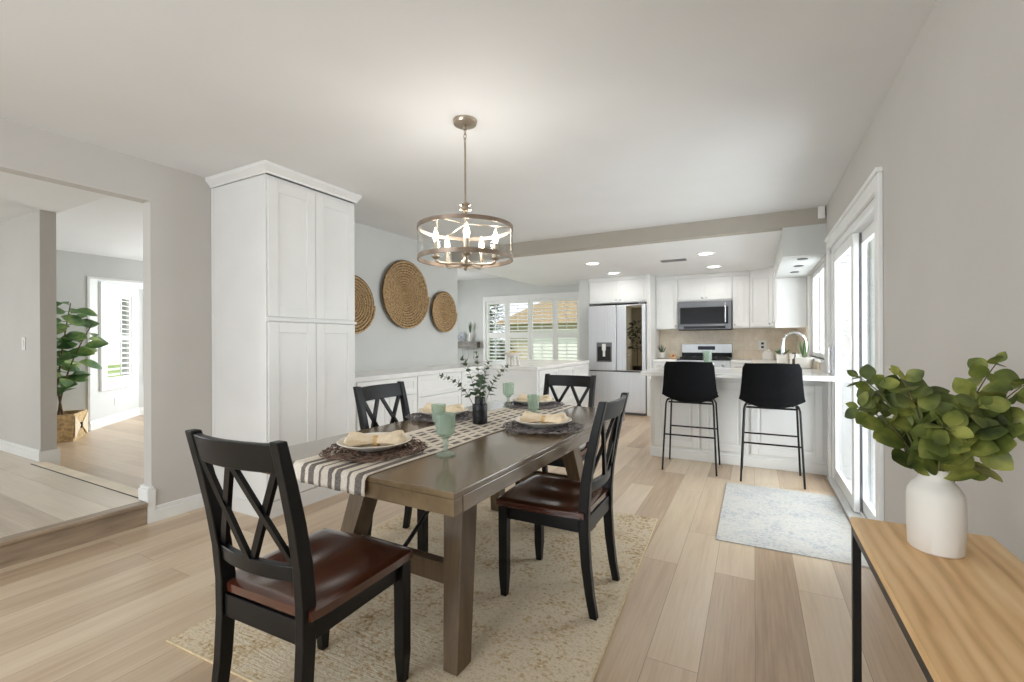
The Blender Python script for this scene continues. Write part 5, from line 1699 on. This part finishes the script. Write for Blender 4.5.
VX, VY = 0.355, 1.335
wv_ = P('vase', MB().lathe([(0.0001, 0.0), (0.056, 0.0), (0.060, 0.004), (0.062, 0.06), (0.062, 0.112), (0.0595, 0.126), (0.050, 0.141), (0.039, 0.151), (0.035, 0.158), (0.034, 0.172), (0.0355, 0.179), (0.032, 0.179), (0.030, 0.155), (0.055, 0.105), (0.055, 0.02), (0.0001, 0.015)], 48, (0, 0, 0), 'z', 0.80, 0.95), 'ceramic', None, smooth=40)
wv_.location = (VX, VY, CZ + 0.0005)
tag(wv_, 'white matte ceramic bottle vase on the oak console table', 'vase')
vb = Vector((VX, VY, CZ + 0.175))
def branch(tip, mid, label, seed, n, L=0.054, W=0.046, start=0.44):
    rnd = random.Random(seed)
    t = T('eucalyptus_branch', label, 'plant branch', tuple(vb))
    p2 = Vector(tip) - vb
    pts = bez(Vector((0, 0, -0.13)), Vector(mid), p2, 18)
    P('stem', MB().tube(pts, lambda i: 0.0026 - 0.0016 * i / 18, 6), 'stem', t, smooth=60)
    lv = MB()
    for i in range(n):
        f = start + (0.985 - start) * (i / (n - 1))
        k = f * 18
        a = int(min(17, k))
        p = pts[a].lerp(pts[a + 1], k - a)
        d = (pts[a + 1] - pts[a]).normalized()
        ang = i * 1.3 + rnd.uniform(-0.5, 0.5)
        s = d.cross(Vector((0.2, 0.3, 1))).normalized()
        u = s.cross(d)
        sc = (1.05 - 0.4 * max(0, (f - 0.6) / 0.4)) * rnd.uniform(0.8, 1.15)
        for e in (0, PI):
            r = s * math.cos(ang + e) + u * math.sin(ang + e)
            base = p + r * 0.006
            dirv = (r + d * rnd.uniform(0.2, 0.7) + Vector((rnd.uniform(-.3, .3), rnd.uniform(-.3, .3), rnd.uniform(-.25, .25))))
            # keep the leaves off the wall
            if vb.x + base.x + dirv.normalized().x * L * sc > XR - 0.015:
                dirv.x = -abs(dirv.x) * 0.3
            upv = Vector((rnd.uniform(-0.7, 0.7), -0.7 + rnd.uniform(-.5, .5), rnd.uniform(0.2, 1.0)))
            lv.leaf(base, dirv, upv, L * sc, W * sc, rnd.uniform(-0.05, 0.25), rnd.uniform(0.05, 0.25), 7, 0.75)
    lv.leaf(pts[-1], pts[-1] - pts[-2], Vector((0, -1, 0.4)), L * 0.5, W * 0.4)
    P('leaves', lv, 'leaf_euc', t, smooth=60)
    return t
B = [((0.218, 1.33, 1.055), (-0.03, 0.0, 0.10), 'eucalyptus branch in the white vase, lowest on the left, toward the glass door', 9),
     ((0.222, 1.36, 1.125), (-0.03, 0.01, 0.13), 'long eucalyptus branch in the white vase, reaching up to the far left', 10),
     ((0.285, 1.30, 1.135), (-0.01, 0.0, 0.12), 'eucalyptus branch in the white vase, upright left of centre', 10),
     ((0.345, 1.42, 1.10), (0.0, 0.02, 0.12), 'eucalyptus branch in the white vase, at the back in the middle', 10),
     ((0.450, 1.32, 1.165), (0.03, 0.0, 0.12), 'tallest eucalyptus branch in the white vase, up to the right', 9),
     ((0.490, 1.32, 1.120), (0.05, 0.0, 0.11), 'eucalyptus branch in the white vase, reaching to the right edge', 10),
     ((0.475, 1.29, 1.045), (0.05, -0.01, 0.10), 'eucalyptus branch in the white vase, lowest on the right', 9),
     ((0.345, 1.22, 1.035), (0.0, -0.03, 0.11), 'dense eucalyptus branch at the front of the white vase, over its rim', 11),
     ((0.40, 1.24, 1.085), (0.02, -0.02, 0.11), 'eucalyptus branch in the white vase, right of centre in front', 10)]
for i, (tip, mid, lb, n) in enumerate(B):
    branch(tip, mid, lb, 20 + i, n + 1, start=(0.34, 0.44, 0.42, 0.4, 0.44, 0.44, 0.34, 0.30, 0.33)[i])

# ------------------------------------------------------------------ rubber fig in its woven basket (living room)
LBX, LBY = -7.72, 2.36
lb_ = T('planter_basket', 'square woven planter basket with pale diamond side, on the living room floor', 'basket', (LBX, LBY, 0.005), math.radians(55))
a = 0.215
def sqring(h, z): return [(-h, -h, z), (h, -h, z), (h, h, z), (-h, h, z)]
mb = MB()
vs = sqring(a, 0) + sqring(a * 1.05, 0.33) + sqring(a * 0.97, 0.33) + sqring(a * 0.93, 0.02)
fs = [(3, 2, 1, 0)]
for k in range(3):
    for i in range(4):
        j = (i + 1) % 4
        fs.append((k * 4 + i, k * 4 + j, k * 4 + 4 + j, k * 4 + 4 + i))
fs.append((12, 13, 14, 15))
mb.add(vs, fs)
P('woven_body', mb, 'straw', lb_)
mb = MB()
for s in (1, -1):
    z0 = 0.165
    mb.add([(a * 1.03 + 0.004, -a * 0.95, z0 + s * 0.14), (a * 1.03 + 0.004, 0, z0), (a * 1.03 + 0.004, a * 0.95, z0 + s * 0.14)], [(0, 1, 2)])
mb2 = MB().add([(a * 1.04 + 0.006, -a * 0.98, 0.02), (a * 1.05 + 0.006, -a * 0.98, 0.31), (a * 1.03 + 0.006, -0.01, 0.165)], [(0, 1, 2)]).add([(a * 1.04 + 0.006, a * 0.98, 0.02), (a * 1.05 + 0.006, a * 0.98, 0.31), (a * 1.03 + 0.006, 0.01, 0.165)], [(0, 1, 2)])
P('pale_weave_panel', mb2, 'napkin', lb_, solid=0.006, label='pale diamond pattern panel')
P('handle_tab', MB().box(a * 1.03 + 0.003, a * 1.03 + 0.018, -0.018, 0.018, 0.13, 0.2), 'black_paint', lb_)
P('soil', MB().lathe([(0.0001, 0.27), (0.18, 0.27), (0.18, 0.285), (0.0001, 0.29)], 18), 'soil', lb_)
fg = T('rubber_plant', 'tall rubber plant with broad green leaves in the woven planter basket', 'plant', (LBX, LBY, 0.295))
rnd = random.Random(4)
lv = MB()
for s, (dx, dy, top) in enumerate(((0.08, 0.04, 1.42), (0.14, 0.12, 1.14), (0.02, -0.10, 1.32))):
    pts = bez(Vector((0.03 * s - 0.03, 0.03 * s - 0.02, 0.0)), Vector((dx * 0.3, dy * 0.3, top * 0.5)), Vector((dx * 2.0, dy * 2.0, top)), 14)
    P('trunk', MB().tube(pts, lambda i: 0.013 - 0.008 * i / 14, 8), 'bark', fg, smooth=60)
    nl = (26, 24, 22)[s]
    for i in range(nl):
        f = 0.26 + 0.72 * i / (nl - 1)
        k = f * 14
        q_ = int(min(13, k))
        p = pts[q_].lerp(pts[q_ + 1], k - q_)
        an = i * 2.4 + rnd.uniform(-0.4, 0.4)
        dv = Vector((math.cos(an), math.sin(an), rnd.uniform(-0.25, 0.55)))
        L = rnd.uniform(0.19, 0.27)
        if LBX + p.x + dv.x * (L + 0.06) < -8.02:
            dv.x = abs(dv.x)
        pe = p + dv.normalized() * 0.06
        lv.tube([p, pe], 0.004, 5)
        lv.leaf(pe, dv, Vector((rnd.uniform(0.5, 1.3), rnd.uniform(-0.7, 0.2), 0.8)), L, L * 0.58, rnd.uniform(0.05, 0.3), 0.15, 8, 0.8)
P('leaves', lv, 'leaf_fig', fg, smooth=60)

# potted tree near the wall behind the camera (seen mirrored in the fridge door)
tp = T('plant_pot', 'dark plant pot by the left wall, seen only as a reflection in the fridge glass', 'pot', (-3.22, -1.32, 0))
P('pot', MB().lathe([(0.0001, 0), (0.13, 0), (0.17, 0.30), (0.175, 0.32), (0.16, 0.32), (0.15, 0.28), (0.0001, 0.28)], 28), 'black_ceramic', tp, smooth=40)
tr = T('indoor_tree', 'dark leafy indoor tree reflected in the mirrored fridge door', 'plant', (-3.22, -1.32, 0.285))
P('trunk', MB().tube([(0, 0, 0.0), (0.02, 0.01, 0.4), (-0.01, 0.0, 0.8), (0.02, 0.02, 1.35)], lambda i: (0.018, 0.016, 0.013, 0.006)[i], 8), 'bark', tr, smooth=60)
rnd = random.Random(12)
lv = MB()
for i in range(190):
    z = rnd.uniform(0.55, 1.6)
    r = 0.34 * math.sqrt(max(0.05, 1 - ((z - 1.05) / 0.6) ** 2)) * math.sqrt(rnd.uniform(0.02, 1))
    an = rnd.uniform(0, 2 * PI)
    dv = Vector((math.cos(an), math.sin(an), rnd.uniform(-0.5, 0.5)))
    if -3.22 + r * math.cos(an) < XL + 0.18:
        dv.x = abs(dv.x)
    lv.leaf((max(-0.34, r * math.cos(an)), r * math.sin(an), z), dv, Vector((rnd.uniform(-.5, .5), rnd.uniform(-.5, .5), 1)), rnd.uniform(0.11, 0.17), 0.085, 0.2, 0.15, 5)
P('leaves', lv, 'leaf_dark', tr, smooth=60)

# ------------------------------------------------------------------ outdoors seen through the windows
S('lawn', MB().box(-40, 30, YB + 0.3, 45, -0.35, -0.25).box(-30, -9.3, -6, YB + 0.3, -0.35, -0.25), 'grass')
S('patio', MB().box(XR + 0.15, 7, -4, YB + 0.3, -0.2, -0.08), 'patio')
S('garden_wall', MB().box(6.0, 6.2, -4, 20, -0.2, 1.9), 'stucco')
S('sun_block_eave', MB().box(XR + 0.15, 1.9, -4, YB + 0.3, 2.45, 2.6), 'trim')  # unseen overhang added to keep the sun from entering the glass door
S('side_building', MB().box(XR + 0.15, 9, 13.0, 13.3, -0.2, 3.4), 'plaster')
hs = T('neighbour_house', 'tan neighbouring house with a low brown tiled roof, seen through the shutters', 'house', (-9.0, 26, -0.25))
P('wall', MB().box(-5.0, 12.0, 0, 8, 0, 2.55), 'stucco', hs)
P('roof', MB().hexa([(-5.9, -0.9, 2.5), (12.9, -0.9, 2.5), (12.9, 8.9, 2.5), (-5.9, 8.9, 2.5)], [(-3.0, 3.4, 4.7), (10, 3.4, 4.7), (10, 4.6, 4.7), (-3.0, 4.6, 4.7)]), 'roof', hs)
P('window', MB().box(6.5, 8.4, -0.06, 0.02, 0.9, 2.1), 'black_glass', hs)
P('garage_door', MB().box(-3.6, 0.8, -0.05, 0.02, 0.0, 2.2), 'shutter', hs)
fe = P('garden_fence', MB().box(-40, -16, 22.0, 22.08, -0.25, 1.5), 'fence', None)
tag(fe, 'brown board fence beyond the lawn', 'fence')
def bush(loc, r, h, label, seed, name='garden_bush', n=1300, L=0.34, m='leaf_out'):
    t = T(name, label, 'bush' if name == 'garden_bush' else 'tree', loc)
    rnd = random.Random(seed)
    lv = MB()
    for i in range(n):
        u, v = rnd.uniform(0, 2 * PI), math.acos(rnd.uniform(-0.9, 1))
        k = rnd.uniform(0.6, 1.0)
        p = Vector((r * k * math.sin(v) * math.cos(u), r * k * math.sin(v) * math.sin(u), h * 0.52 + h * 0.46 * k * math.cos(v)))
        lv.leaf(p, Vector((math.cos(u), math.sin(u), rnd.uniform(-.4, .8))), (0, 0, 1), L * rnd.uniform(.7, 1.2), L * 0.55, 0.2, 0.1, 3)
    P('foliage', lv, m, t)
    P('trunk', MB().tube([(0, 0, 0), (0.03, 0, h * 0.35), (0, 0.03, h * 0.62)], lambda i: 0.07 - 0.015 * i, 8), 'bark', t, smooth=60)
    return t
bush((-11.3, 19.0, -0.25), 1.1, 1.7, 'green garden bush right of the lawn, before the house', 1)
bush((-14.2, 20.0, -0.25), 1.1, 2.4, 'green garden bush in front of the brown fence', 2)
bush((-17.6, 19.6, -0.25), 1.2, 1.6, 'green garden bush at the left end of the lawn', 3)
bush((-19.5, 30, -0.25), 2.6, 6.5, 'tall garden tree rising behind the brown fence', 4, 'garden_tree', 1800, 0.6)
fe2 = P('garden_fence', MB().box(-13.0, -12.9, -6.0, 4.1, -0.25, 2.3), 'fence', None)
tag(fe2, 'dark brown fence outside the angled living room window', 'fence')
bush((-11.6, 1.4, -0.25), 0.8, 2.4, 'green bush outside the angled living room window', 6, L=0.2)
bush((4.6, 6.0, -0.08), 0.9, 1.7, 'green bush on the patio beyond the glass door', 7, L=0.2)
bush((-16.6, 24.0, -0.25), 1.5, 5.2, 'tall garden tree at the left side of the neighbouring house', 11, 'garden_tree', 1800, 0.5)
